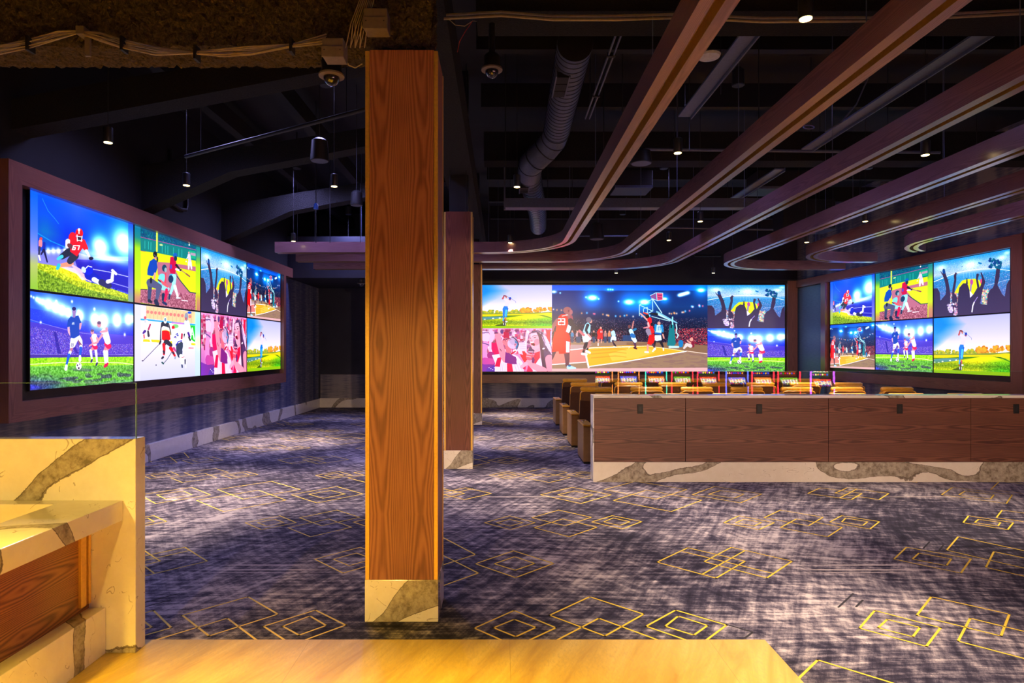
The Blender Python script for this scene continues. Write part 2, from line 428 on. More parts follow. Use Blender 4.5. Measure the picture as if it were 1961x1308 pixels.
    def crowd(s, pts, cols, n=2600, size=1.0, al=.9):
        """a stand full of tiny spectators inside a polygon"""
        q = s.m(pts); M = s.region(pts) > .5
        x0, y0 = q.min(0); x1, y1 = q.max(0)
        for _ in range(n):
            x, y = s.rng.uniform(x0, x1), s.rng.uniform(y0, y1)
            ix, iy = int(x), int(y)
            if not (1 < ix < s.w - 3 and 1 < iy < s.h - 4) or not M[iy, ix]: continue
            c = np.array(cols[s.rng.randint(len(cols))], np.float32) * s.rng.uniform(.6, 1.25)
            z = max(1, int(size * s.rng.uniform(.8, 2.0)))
            s.a[iy:iy + z + 1, ix:ix + z] = s.a[iy:iy + z + 1, ix:ix + z] * (1 - al) + c * al
    def speck(s, pts, k, cx=140, cy=80):
        M = s.region(pts) * (s.noise(cx, cy) - .5) * k
        s.a = s.a + M[..., None]
    def done(s):
        a = np.clip(s.a, 0, 1)
        h, w = s.h // 2 * 2, s.w // 2 * 2
        a = a[:h, :w]
        return (a[0::2, 0::2] + a[1::2, 0::2] + a[0::2, 1::2] + a[1::2, 1::2]) / 4

WH = (.97, .96, 1.0); SKIN = (.86, .62, .58); RED = (.92, .08, .12)

def digits(c, txt, x, y, w, h, col, t, sl=0.0):
    """seven-stroke numerals"""
    seg = {'0': 'abcdef', '1': 'bc', '2': 'abged', '3': 'abgcd', '4': 'fgbc', '5': 'afgcd', '6': 'afgedc', '7': 'abc', '8': 'abcdefg', '9': 'abcfgd'}
    L = {'a': ((0, 0), (1, 0)), 'b': ((1, 0), (1, .5)), 'c': ((1, .5), (1, 1)), 'd': ((0, 1), (1, 1)), 'e': ((0, .5), (0, 1)), 'f': ((0, 0), (0, .5)), 'g': ((0, .5), (1, .5))}
    for i, ch in enumerate(txt):
        for k in seg[ch]:
            p, q = L[k]
            f = lambda r: (x + i * w * 1.45 + r[0] * w + sl * r[1] * h, y + r[1] * h)
            c.line(col, t, f(p), f(q))

def pic_football():
    c = Canvas(1024, 576, [(30, 65), (1160, 445), (1157, 1300), (42, 1150)])
    c.grad((0, (.02, .36, .98)), (.35, (.02, .22, .86)), (.55, (.05, .22, .85)), (.68, (.25, .3, .8)), (1, (.3, .35, .9)))
    c.mix((.05, .5, .75), np.clip(1.1 - abs(c.u - .12) * 6, 0, 1) * np.clip(1 - abs(c.v - .38) * 3.5, 0, 1) * .8)
    c.mix((.3, .42, .95), np.clip(1 - abs(c.u - .4) * 4, 0, 1) * np.clip(1 - c.v * 3, 0, 1) * .7)
    c.line((.3, .7, 1), 6, (165, 160), (190, 215), (230, 300), (300, 380), (345, 440), al=.6)
    c.line((.1, .75, .95), 10, (120, 545), (260, 630), (420, 700), al=.6)
    c.poly((.78, .72, .92), [(120, 740), (420, 715), (700, 800), (1105, 800), (1105, 870), (560, 860), (560, 1010), (120, 880)], .55)
    c.poly((.15, .1, .7), [(520, 830), (1105, 850), (1105, 1200), (900, 1130), (560, 960)], .85)
    c.line((.75, .72, 1), 9, (700, 935), (900, 970), (1105, 1022))
    c.line((.6, .6, 1), 9, (900, 1080), (1105, 1140))
    for x, y, r in ((800, 690, 70), (1060, 650, 90)):
        c.glow((.2, .8, 1), x, y, r * 1.5, .8); c.glow((1.3, 1.3, 1.3), x, y, r, 1, 1.1, .8)
    for x in (235, 290, 345, 420): c.glow((1, 1, 1), x, 735, 24, .9)
    c.glow((.9, 1, 1), 880, 815, 220, .8, 1, .12); c.glow((.9, .9, 1), 620, 740, 60, .6)
    c.poly((.72, .78, .1), [(120, 870), (340, 905), (560, 985), (640, 1070), (800, 1110), (1105, 1215), (1105, 1310), (120, 1180)])
    c.poly((.98, .93, .1), [(240, 900), (420, 925), (600, 1010), (660, 1090), (520, 1060)], .8)
    c.poly((.3, .5, .08), [(120, 930), (560, 1130), (1105, 1270), (1105, 1320), (120, 1180)], .55)
    c.speck([(120, 870), (600, 980), (1105, 1215), (1105, 1310), (120, 1180)], .45)
    c.poly((.95, .88, .95), [(360, 905), (560, 930), (660, 1060), (600, 1060), (540, 990), (360, 915)], .8)
    # runners far left
    c.ell((.95, .3, .3), 155, 607, 16, 18); c.limb((.95, .55, .6), (150, 635, 20), (150, 680, 20)); c.limb((.25, .25, .4), (142, 700, 13), (135, 790, 9)); c.limb(WH, (135, 790, 9), (150, 840, 8))
    c.limb((.1, .2, .7), (190, 655, 15), (188, 720, 15)); c.limb((.15, .15, .35), (185, 730, 12), (160, 775, 8)); c.limb((.15, .15, .35), (190, 730, 12), (225, 860, 7))
    # ball carrier
    c.limb((.95, .6, .5), (480, 880, 30), (360, 900, 18)); c.limb((.2, .75, .9), (350, 895, 20), (335, 930, 17))
    c.limb((.17, .19, .28), (470, 740, 44), (385, 800, 32)); c.limb((.3, .8, .9), (380, 800, 20), (340, 825, 16))
    c.limb((.2, .22, .3), (520, 790, 46), (470, 850, 34))
    c.poly((.88, .12, .2), [(455, 600), (520, 575), (600, 640), (610, 700), (545, 800), (470, 745), (470, 680)])
    c.ell((.9, .14, .2), 492, 585, 38, 55, 10); c.limb((.92, .15, .2), (600, 645, 40), (640, 710, 26))
    c.limb((.97, .9, .93), (645, 735, 16), (680, 800, 11)); c.ell((.12, .12, .25), 698, 820, 26, 18)
    c.limb((.9, .85, .9), (445, 630, 26), (440, 690, 22)); c.ell((.45, .25, .3), 470, 685, 36, 24, 40)
    digits(c, '67', 508, 680, 26, 44, WH, 12, -.3)
    c.ell((.95, .12, .15), 568, 545, 42, 56); c.ell(WH, 566, 505, 14, 18); c.line(WH, 12, (566, 492), (566, 545))
    c.ell((.25, .18, .25), 572, 600, 30, 34); c.line(WH, 9, (535, 575), (600, 585)); c.line(WH, 9, (545, 620), (600, 625)); c.line(WH, 9, (545, 560), (548, 630)); c.line(WH, 9, (600, 575), (590, 635))
    # tackler on the ground
    c.limb((.85, .75, .85), (590, 965, 22), (500, 900, 12)); c.limb((.9, .75, .8), (600, 1000, 20), (690, 1055, 22))
    c.limb((.05, .15, .75), (680, 1000, 55), (800, 1070, 35)); c.limb(WH, (730, 1050, 26), (790, 1085, 22)); c.limb((.2, .2, .42), (810, 1080, 34), (890, 1120, 34))
    c.limb(WH, (880, 1075, 22), (925, 1060, 20)); c.limb(WH, (925, 1060, 17), (935, 975, 16)); c.limb(WH, (930, 950, 14), (970, 990, 14))
    c.ell((.05, .15, .85), 672, 950, 48, 52); c.line(WH, 10, (640, 930), (665, 903), (705, 915)); c.ell((.8, .85, 1), 618, 945, 24, 36, -20)
    c.bar(0, .062, (0, (.05, .4, 1)), (.4, (.35, .5, 1)), (.6, (.62, .62, .95)), (.75, (.75, .8, .4)), (1, (.6, .8, .15)))
    c.bar(.938, 1, (0, (.1, .35, 1)), (.3, (.5, .8, 1)), (.5, (.35, .35, .95)), (.8, (.5, .5, .85)), (1, (.55, .7, .5)))
    return c.done()

def pic_soccer():
    c = Canvas(1024, 576, [(40, 38), (1342, 190), (1345, 1160), (48, 1285)])
    c.grad((0, (.2, .4, .95)), (.25, (.2, .42, .95)), (.4, (.15, .2, .8)), (.62, (.3, .2, .75)), (.66, (.3, .2, .75)), (1, (.3, .35, .75)))
    c.poly((.15, .22, .85), [(40, 250), (40, 400), (500, 520), (840, 560), (1345, 580), (1345, 430), (900, 440), (500, 330)], .7)
    c.poly((.32, .25, .78), [(40, 420), (700, 540), (1345, 590), (1345, 850), (40, 880)], .9)
    P = [(.65, .55, .95), (.85, .75, 1), (.4, .3, .8), (.75, .5, .85), (.25, .2, .65), (.5, .55, 1)]
    c.crowd([(40, 470), (500, 560), (700, 580), (700, 830), (40, 830)], P, 5200, 2)
    c.crowd([(700, 700), (1345, 690), (1345, 830), (700, 830)], P, 2600, 2)
    c.crowd([(40, 230), (500, 360), (850, 440), (1345, 430), (1345, 560), (850, 560), (500, 500), (40, 380)], [(.3, .5, 1), (.6, .75, 1), (.2, .3, .8)], 1500, 1.4, .6)
    c.poly((.15, .12, .6), [(340, 540), (375, 545), (440, 820), (395, 820)], .7); c.poly((.15, .12, .6), [(590, 730), (620, 730), (660, 820), (620, 820)], .7)
    c.line((.75, .75, 1), 5, (45, 395), (250, 455), (500, 520), (700, 560), (1000, 590), al=.7)
    for x, y, r in ((130, 140, 16), (165, 160, 18), (205, 172, 20), (275, 200, 40), (370, 240, 40), (450, 275, 38), (530, 305, 34), (670, 345, 40), (860, 390, 44), (970, 410, 50), (1140, 395, 44), (1280, 385, 34), (1330, 375, 20)):
        c.glow((.75, .95, 1.2), x, y, r * 1.9, .7); c.glow((1.4, 1.4, 1.4), x, y, r * .9, 1)
    for x, y in ((57, 103), (88, 118), (375, 165), (573, 165), (655, 285), (855, 258), (1237, 575), (180, 430)): c.glow((1, 1, 1), x, y, 12, 1)
    c.line((.7, .7, .95), 6, (45, 830), (700, 835), (1345, 825), al=.8)
    c.poly((.3, .22, .65), [(45, 835), (1345, 830), (1345, 852), (45, 878)])
    c.poly((.62, .88, .12), [(45, 878), (1345, 850), (1345, 960), (45, 985)])
    c.poly((.42, .72, .28), [(45, 985), (1345, 955), (1345, 1170), (45, 1290)])
    c.mix((.18, .2, .75), np.clip(1.1 - c.u * 3.2, 0, 1) * np.clip((c.v - .84) * 8, 0, 1))
    c.mix((.25, .3, .4), (c.noise(18, 40) > .52) * np.clip((c.v - .8) * 9, 0, 1) * np.clip(1.2 - abs(c.v - .9) * 9, 0, 1) * .8)
    c.mix((.45, .7, .55), np.clip((c.v - .96) * 20, 0, 1) * np.clip(c.u * 3 - 1, 0, 1) * .8)
    c.speck([(45, 878), (1345, 850), (1345, 1170), (45, 1290)], .35)
    c.line((.95, 1, .8), 9, (50, 960), (400, 935), (900, 925), (1200, 930), (1345, 948))
    # player in blue
    B = (.03, .3, .72)
    c.poly((.35, .3, .62), [(560, 1010), (690, 1000), (860, 1015), (800, 1040), (600, 1035)], .35)
    c.limb((.75, .5, .6), (572, 755, 18), (553, 800, 17)); c.limb((.55, .35, .5), (672, 640, 26), (690, 720, 20))
    c.limb(WH, (553, 800, 18), (540, 830, 17)); c.limb((.05, .38, .85), (538, 835, 18), (508, 960, 12)); c.limb(WH, (507, 970, 15), (500, 1015, 19))
    c.limb(WH, (688, 725, 19), (688, 742, 18)); c.limb((.05, .38, .85), (687, 745, 17), (678, 840, 12)); c.limb(WH, (677, 850, 14), (676, 905, 17))
    c.poly(WH, [(560, 625), (670, 585), (705, 650), (710, 715), (665, 660), (655, 640), (605, 740), (550, 752), (550, 690)])
    digits(c, '23', 565, 690, 11, 36, (.2, .2, .45), 5)
    c.limb((.85, .68, .78), (530, 480, 15), (535, 550, 13), (562, 590, 14)); c.limb((.85, .62, .72), (685, 440, 14), (672, 505, 13))
    c.poly(B, [(560, 350), (580, 362), (625, 345), (655, 338), (692, 430), (665, 440), (668, 590), (600, 630), (555, 620), (548, 480), (512, 490), (520, 400)])
    digits(c, '23', 577, 428, 9, 26, WH, 5)
    c.limb((.6, .5, .75), (600, 300, 20), (600, 350, 18)); c.ell((.62, .5, .75), 600, 290, 24, 38); c.ell((.12, .15, .45), 598, 255, 26, 24)
    # ball
    c.ell(WH, 662, 975, 36, 47); c.ell((.25, .15, .3), 645, 965, 8, 12); c.ell((.25, .15, .3), 674, 950, 7, 9); c.ell((.25, .15, .3), 662, 1000, 12, 13)
    # two players in white
    def pl(hx, hy, sh, hip, k1, f1, k2, f2, boot, sc):
        for k, f in ((k1, f1), (k2, f2)):
            c.limb((.9, .55, .65), (hip[0], hip[1], 24 * sc), (k[0], k[1], 17 * sc)); c.limb(WH, (k[0], k[1], 17 * sc), (f[0], f[1], 10 * sc)); c.limb(boot, (f[0], f[1], 11 * sc), (f[0] - 12 * sc, f[1] + 26 * sc, 11 * sc))
        c.limb((.95, .12, .4), (hip[0] - 10 * sc, hip[1] - 10 * sc, 30 * sc), (hip[0] + 10 * sc, hip[1] + 15 * sc, 30 * sc))
        c.limb((.98, .9, .97), (sh[0], sh[1], 38 * sc), (hip[0], hip[1] - 35 * sc, 32 * sc)); c.ell((.85, .6, .68), hx, hy, 23 * sc, 34 * sc); c.ell((.45, .35, .5), hx, hy - 18 * sc, 22 * sc, 18 * sc)
    pl(830, 545, (855, 600), (862, 725), (810, 780), (828, 895), (875, 780), (893, 935), (.2, .15, .5), .95)
    c.limb((.9, .6, .68), (815, 620, 12), (840, 690, 10), (795, 720, 10)); c.limb((.9, .6, .68), (890, 620, 14), (900, 670, 11), (850, 690, 11))
    pl(915, 450, (985, 540), (1025, 705), (985, 790), (1000, 950), (1010, 790), (1022, 940), (.85, .05, .35), 1.15)
    c.limb((.9, .62, .7), (1010, 500, 17), (1010, 530, 15), (935, 545, 12)); c.limb((.9, .62, .7), (955, 580, 14), (880, 690, 11))
    return c.done()

def pic_baseball():
    c = Canvas(896, 504, [(22, 12), (958, 330), (958, 1228), (33, 1108)])
    c.grad((0, (.05, .42, .55)), (.2, (.05, .5, .55)), (.3, (.75, .85, .05)), (1, (.8, .9, .05)))
    top = [(0, -20), (970, 340), (970, 420), (0, 330)]
    c.poly((.03, .35, .5), [(100, 0), (960, 320), (960, 380), (100, 190)]); c.crowd([(100, 0), (960, 320), (960, 380), (100, 190)], [(.03, .5, .55), (.05, .3, .5), (.1, .6, .6)], 900, 7, .4)
    c.poly((.02, .52, .52), [(100, 190), (895, 375), (895, 520), (620, 460), (350, 410), (100, 375)])
    c.line((.7, .35, .6), 9, (105, 180), (895, 365))
    for x in (175, 225, 260, 420, 465, 500, 580, 655, 700): c.line((.35, .9, .85), 7, (x, 180 + (x - 105) * .235 + 40), (x, 180 + (x - 105) * .235 + 150), al=.6)
    c.poly((.1, .75, .55), [(800, 370), (895, 390), (895, 500), (820, 480)], .8); c.poly((.85, .6, .75), [(820, 400), (895, 415), (895, 455), (820, 440)], .8)
    c.line((.85, .95, .35), 24, (345, 60), (345, 385)); c.ell((.75, .85, .6), 405, 295, 25, 14, 10)
    c.poly((.86, .92, .02), [(100, 380), (350, 410), (620, 465), (895, 520), (895, 1010), (100, 1100)])
    c.poly((.74, .45, .55), [(350, 535), (540, 550), (895, 605), (895, 672), (640, 620), (600, 650), (720, 800), (800, 965), (895, 985), (895, 1230), (100, 1110), (115, 930), (330, 925), (450, 800), (360, 715)])
    c.poly((.86, .92, .02), [(330, 720), (360, 712), (430, 800), (390, 840), (330, 830)])
    c.poly((.86, .92, .02), [(610, 660), (895, 680), (895, 970), (810, 965), (700, 830)])
    c.line((.1, .3, .3), 12, (600, 705), (700, 830), (810, 965), (895, 980)); c.line((.2, .2, .2), 8, (118, 925), (210, 928)); c.line((.75, .35, .4), 8, (112, 378), (180, 388))
    c.poly((.62, .35, .42), [(115, 930), (330, 935), (560, 1000), (895, 1000), (895, 1230), (100, 1110)], .55); c.speck([(115, 930), (895, 990), (895, 1230), (100, 1110)], .4)
    c.line((1, .9, .95), 14, (700, 1078), (780, 1090))
    # pitcher
    c.limb((.2, .7, .35), (795, 560, 9), (793, 610, 7)); c.limb(WH, (800, 540, 17), (795, 635, 9)); c.limb(WH, (820, 540, 16), (838, 635, 8)); c.limb((.85, .8, 1), (800, 440, 20), (812, 520, 20)); c.ell((.85, .65, .65), 798, 405, 12, 16); c.line((.9, .9, 1), 14, (790, 450), (770, 490)); c.ell(WH, 760, 530, 8, 11); c.ell((.95, .95, .9), 803, 293, 9, 14)
    # batter
    c.limb((.3, .7, .85), (555, 740, 36), (590, 800, 30)); c.limb((.65, .9, 1), (590, 740, 34), (585, 860, 26), (535, 1000, 15)); c.limb((.15, .25, .4), (530, 1000, 13), (522, 1060, 11))
    c.limb((.95, .97, 1), (600, 880, 22), (640, 1020, 14)); c.limb((.85, .85, .9), (630, 1045, 14), (675, 1048, 10))
    c.poly((.8, .02, .3), [(535, 470), (570, 460), (610, 500), (630, 600), (610, 680), (600, 710), (540, 700), (522, 650), (530, 540)])
    c.ell((.4, .3, .75), 545, 605, 15, 35); c.limb((.15, .15, .2), (620, 580, 16), (665, 640, 12)); c.limb((.95, .85, .9), (620, 640, 16), (672, 660, 13)); c.ell((.1, .1, .2), 682, 652, 18, 15)
    c.line((.7, .45, .45), 12, (690, 655), (760, 705)); c.line((.6, .35, .35), 20, (760, 705), (808, 742)); c.ell((.05, .4, .75), 605, 445, 30, 38); c.ell((.1, .25, .3), 610, 488, 22, 36); c.ell((.1, .25, .4), 545, 780, 36, 55)
    # catcher
    c.limb((.6, .88, .97), (440, 900, 40), (500, 920, 28)); c.limb((.1, .2, .35), (440, 1000, 22), (435, 1080, 15)); c.limb((.85, .05, .35), (485, 930, 20), (480, 1000, 19), (460, 1090, 15)); c.limb((.12, .2, .4), (440, 1110, 18), (480, 1135, 16))
    c.limb((.5, .85, .95), (420, 750, 48), (400, 830, 38)); c.limb((.9, .4, .45), (395, 800, 14), (450, 850, 20), (500, 890, 14)); c.limb((.35, .12, .2), (365, 790, 8), (400, 820, 8)); c.line((.95, .3, .4), 20, (470, 700), (470, 830))
    c.ell((.1, .3, .42), 452, 625, 33, 50); c.ell((.6, .7, .75), 470, 650, 18, 34)
    # umpire
    c.limb((.27, .3, .45), (250, 830, 46), (250, 900, 30), (240, 1090, 20)); c.limb((.1, .12, .2), (240, 1085, 22), (270, 1105, 16)); c.limb((.36, .37, .52), (260, 830, 60), (380, 890, 40), (350, 1060, 22)); c.limb((.12, .16, .3), (335, 1090, 28), (355, 1140, 28))
    c.poly((.02, .3, .72), [(245, 530), (300, 490), (345, 520), (355, 620), (330, 700), (300, 720), (285, 740), (212, 720), (215, 640)])
    c.limb((.9, .65, .6), (320, 700, 14), (312, 780, 11)); c.ell((.1, .12, .18), 265, 800, 16, 45); c.ell((.85, .6, .55), 325, 475, 24, 25); c.ell((.08, .1, .16), 320, 430, 30, 42); c.line((.4, .45, .55), 9, (305, 435), (340, 470)); c.ell((.2, .15, .2), 352, 500, 12, 40)
    c.bar(0, .08, (0, (.05, .5, .65)), (.14, (.1, .55, .55)), (.28, (.65, .85, .1)), (.8, (.78, .88, .08)), (.92, (.78, .55, .45)), (1, (.75, .45, .5)))
    c.bar(.93, 1, (0, (.1, .55, .6)), (.14, (.3, .65, .55)), (.28, (.65, .85, .1)), (.7, (.78, .88, .08)), (.85, (.78, .55, .45)), (1, (.75, .45, .5)))
    return c.done()

def pic_hockey():
    c = Canvas(896, 504, [(35, 45), (1085, 165), (1085, 1190), (42, 1285)])
    c.grad((0, (.86, .84, .97)), (.5, (.9, .88, .97)), (1, (.78, .78, .9)))
    c.poly((.97, .8, .62), [(225, 70), (1005, 160), (1005, 350), (700, 325), (225, 270)])
    for i in range(13): c.line((.8, .55, .5), 4, (225 + i * 60, 80 + i * 8), (225 + i * 60, 265 + i * 8))
    for i in range(12): c.ell((.88, .52, .5), 250 + i * 61, 168 + i * 6, 22, 28)
    c.poly((.97, .9, .95), [(140, 300), (1005, 360), (1005, 690), (140, 620)])
    c.line((.1, .65, .9), 24, (142, 290), (500, 320), (1005, 368)); c.line((.8, .5, .85), 22, (635, 340), (815, 350))
    c.poly((.1, .78, .2), [(912, 375), (1005, 382), (1005, 650), (930, 600)]); c.line(WH, 18, (930, 590), (958, 420), (990, 600)); c.line(WH, 14, (940, 520), (980, 528))
    c.ell((.5, .82, .5), 690, 395, 50, 35); c.ell((.95, .1, .2), 655, 415, 25, 30); c.poly((.9, .85, .9), [(640, 440), (700, 430), (700, 480), (640, 480)])
    c.line((.98, .82, .05), 40, (175, 628), (430, 640)); c.line((.98, .82, .05), 40, (620, 655), (700, 665)); c.line((.98, .82, .05), 34, (955, 680), (1000, 685))
    D = (.18, .2, .28)
    # far left skater
    c.limb(WH, (225, 340, 45), (215, 460, 45)); c.ell((.93, .35, .4), 208, 262, 20, 26); c.ell((.8, .8, .85), 210, 320, 18, 30); c.limb((.7, .2, .4), (290, 370, 12), (262, 450, 14)); c.limb((.3, .15, .6), (205, 480, 22), (180, 510, 14)); c.limb(D, (255, 480, 14), (265, 555, 18)); c.limb((.9, .3, .35), (190, 540, 10), (195, 590, 10)); c.limb((.95, .9, .95), (285, 600, 12), (325, 715, 8)); c.limb((.9, .88, .95), (170, 600, 14), (150, 710, 9))
    # goalward skater in red
    c.limb(D, (500, 360, 40), (470, 470, 22), (455, 620, 12)); c.limb(D, (560, 370, 34), (600, 480, 18), (610, 525, 14)); c.ell((.93, .93, .97), 527, 300, 26, 55); c.ell((.45, .6, .7), 527, 290, 16, 30)
    c.poly((.95, .9, .9), [(475, 370), (580, 365), (610, 520), (620, 600), (465, 600), (465, 470)]); c.poly(D, [(455, 430), (470, 370), (500, 350), (575, 360), (590, 420), (530, 400), (500, 390)])
    c.poly((.96, .02, .05), [(475, 470), (540, 465), (595, 480), (612, 605), (550, 655), (475, 610)]); c.line((.95, .75, .2), 8, (480, 470), (540, 455), (600, 485), (610, 540))
    c.limb(D, (560, 650, 36), (615, 700, 30)); c.limb(D, (540, 640, 30), (520, 680, 26)); c.limb((.95, .05, .1), (505, 690, 24), (512, 770, 20), (508, 850, 16)); c.limb((.15, .12, .2), (505, 800, 16), (512, 835, 12)); c.limb((.95, .05, .1), (615, 750, 28), (640, 790, 22), (680, 870, 16)); c.limb(D, (650, 820, 13), (665, 840, 13)); c.limb(D, (495, 895, 16), (478, 915, 14)); c.limb((.6, .65, .75), (690, 890, 12), (685, 915, 12))
    c.line((.25, .22, .3), 8, (440, 680), (290, 840), (180, 955)); c.ell((.2, .15, .25), 172, 955, 14, 9); c.limb(D, (455, 640, 14), (440, 680, 14))
    # big skater in white
    c.limb((.2, .28, .38), (760, 690, 56), (745, 800, 48), (750, 880, 22)); c.limb((.25, .3, .42), (770, 800, 34), (775, 850, 26)); c.limb(WH, (780, 870, 28), (800, 990, 22)); c.limb(WH, (815, 920, 26), (850, 980, 22)); c.limb((.85, .85, .93), (845, 940, 22), (858, 1060, 12)); c.limb((.25, .3, .45), (795, 1020, 12), (800, 1055, 12)); c.line((.85, .3, .35), 8, (790, 900), (830, 890)); c.limb((.2, .2, .3), (845, 935, 10), (845, 1000, 8))
    c.poly((.98, .97, 1), [(655, 480), (700, 420), (790, 420), (850, 500), (820, 600), (790, 640), (700, 690), (670, 640)])
    c.line((.15, .2, .7), 14, (700, 530), (720, 510), (735, 550), (715, 545)); c.line((.2, .1, .65), 14, (672, 575), (690, 560), (700, 585)); c.line((.1, .15, .75), 16, (700, 700), (740, 640), (790, 630)); c.limb((.75, .15, .3), (795, 520, 14), (790, 590, 14)); c.limb(D, (840, 530, 20), (850, 590, 20))
    c.limb((.95, .93, 1), (655, 620, 22), (680, 780, 24)); c.limb((.75, .3, .6), (665, 750, 20), (690, 790, 16)); c.line((.25, .25, .32), 8, (640, 800), (560, 930), (500, 1000)); c.limb((.15, .35, .35), (480, 980, 13), (500, 1000, 12))
    # far right skater
    c.limb(WH, (870, 330, 42), (900, 470, 44), (870, 640, 50)); c.ell((.6, .62, .7), 865, 240, 30, 70); c.ell((.8, .35, .4), 858, 270, 12, 24); c.ell((.05, .35, .85), 915, 172, 32, 20); c.limb((.3, .12, .6), (895, 500, 16), (915, 560, 15)); c.limb(D, (905, 570, 14), (925, 620, 12)); c.limb((.92, .3, .35), (905, 745, 6), (975, 745, 6)); c.limb((.85, .86, .95), (850, 660, 40), (840, 750, 30))
    c.ell((.1, .1, .15), 385, 1023, 9, 8)
    c.poly((.82, .82, .95), [(35, 0), (140, 0), (140, 1300), (35, 1300)], .7); c.poly((.75, .85, .85), [(1005, 100), (1090, 100), (1090, 1300), (1005, 1300)], .7); c.glow((.2, .8, .6), 1060, 370, 60, .6, 1, 1.5); c.glow((.95, .85, .3), 1060, 640, 45, .5)
    return c.done()

def pic_crowd():
    c = Canvas(1024, 576, [(15, 318), (1462, 25), (1450, 1195), (15, 1300)])
    c.grad((0, (.1, .6, .9)), (.12, (.55, .75, .95)), (.24, (.75, .82, 1)), (.34, (.08, .55, .8)), (.5, (.2, .5, .75)), (1, (.5, .4, .7)))
    P = [(.2, .75, 1), (.05, .5, .8), (.9, .95, 1), (.6, .75, 1), (.1, .4, .7)]
    c.crowd([(15, 318), (1462, 25), (1462, 420), (900, 400), (15, 640)], P, 4500, 2.5, .5)
    for x, y, r in ((150, 400, 70), (1300, 190, 70), (700, 330, 120), (1400, 100, 50)): c.glow((.95, .95, 1.1), x, y, r, .6, 1.2, .5)
    c.crowd([(15, 650), (300, 560), (800, 480), (1450, 440), (1450, 900), (15, 1100)], [(.7, .55, .85), (.95, .9, 1), (.3, .45, .8), (.85, .6, .8), (.15, .35, .65), (.4, .75, .95)], 7500, 2.5, .8)
    c.poly((.3, .68, .88), [(240, 560), (800, 470), (990, 660), (900, 700), (600, 600), (420, 800), (300, 800)], .55)
    c.line((.95, .98, 1), 12, (15, 660), (180, 590), (380, 510), (600, 455), (850, 418), (1150, 400), (1450, 432)); c.line((.9, .9, 1), 7, (1000, 720), (1200, 660), (1450, 590), al=.8)
    for x in (570, 625, 680, 730, 780): c.line((.7, .9, 1), 5, (x, 480), (x + 8, 590), al=.7)
    c.poly((.88, .95, .05), [(400, 850), (470, 720), (540, 630), (640, 600), (780, 590), (870, 620), (920, 740), (860, 830), (760, 880), (700, 930), (400, 890)])
    c.ell((.75, .3, .65), 720, 655, 30, 55); c.limb((.6, .45, .75), (710, 700, 14), (700, 820, 14)); c.poly((.95, .9, 1), [(690, 820), (760, 900), (690, 940), (650, 880)]); c.ell((.85, .3, .5), 905, 640, 22, 50)
    c.crowd([(300, 850), (460, 860), (460, 1250), (300, 1250)], [(.9, .4, .45), (.9, .85, .95), (.3, .6, .8), (.9, .7, .6)], 500, 10, .9); c.crowd([(900, 780), (1030, 780), (1030, 1080), (910, 1080)], [(.9, .6, .65), (.95, .9, .95), (.3, .75, .8), (.9, .8, .5)], 300, 10, .9)
    S = (.25, .2, .33)
    for p in (((200, 440, 22), (205, 520, 32), (250, 640, 32), (275, 780, 32), (280, 900, 45), (200, 1100, 120)),
              ((425, 500, 16), (410, 545, 24), (415, 620, 20), (385, 780, 22), (375, 860, 22), (400, 1000, 50)),
              ((835, 520, 24), (820, 600, 18), (850, 760, 22), (800, 900, 50), (700, 1080, 100)),
              ((900, 480, 10), (930, 560, 18), (950, 650, 30), (890, 800, 34), (830, 1000, 60)),
              ((1230, 380, 36), (1210, 560, 40), (1180, 700, 30), (1180, 850, 110))): c.limb(S, *p)
    c.line(S, 14, (170, 520), (145, 470)); c.line(S, 12, (430, 500), (455, 512)); c.ell((.02, .3, .6), 200, 470, 26, 44, -10)
    c.poly(S, [(15, 780), (80, 775), (125, 850), (135, 1000), (110, 1060), (230, 950), (260, 1310), (0, 1310)])
    c.poly(S, [(470, 860), (490, 760), (560, 680), (640, 680), (680, 800), (690, 960), (780, 960), (780, 1310), (420, 1310), (430, 1100), (460, 1000)]); c.limb(S, (632, 590, 8), (632, 680, 18))
    c.poly(S, [(1020, 880), (1080, 780), (1160, 740), (1230, 760), (1290, 860), (1350, 920), (1460, 1000), (1460, 1310), (760, 1310), (790, 1000), (910, 1060), (1010, 1070)])
    c.poly(S, [(1450, 590), (1390, 680), (1350, 900), (1330, 980), (1460, 1000)]); c.poly(S, [(240, 1080), (1460, 1080), (1460, 1320), (0, 1320), (0, 1200)])
    c.crowd([(255, 1060), (350, 1060), (350, 1200), (255, 1200)], [WH, (.8, .7, .9)], 60, 12); c.crowd([(380, 1020), (440, 1020), (440, 1260), (380, 1260)], [WH, (.8, .7, .9), (.9, .6, .7)], 60, 10); c.line(WH, 22, (770, 1020), (740, 1090), (725, 1200)); c.line((.7, .6, .9), 12, (830, 930), (770, 1020)); c.poly(S, [(360, 890), (420, 880), (455, 970), (400, 1010)])
    for i in range(34):
        a = c.rng.rand(3); c.ell((.03, .25 + .2 * a[2], .55), 1170 + (a[0] - .5) * 230, 300 + (a[1] - .5) * 170, 26, 26)
    c.line((.1, .5, .75), 30, (860, 298), (900, 310)); c.line((.05, .3, .5), 9, (535, 378), (552, 362)); c.line((.05, .3, .5), 9, (280, 622), (300, 612))
    c.mix((.5, .42, .72), np.clip(c.v * 1.2 - .6, 0, 1) * .22)
    return c.done()

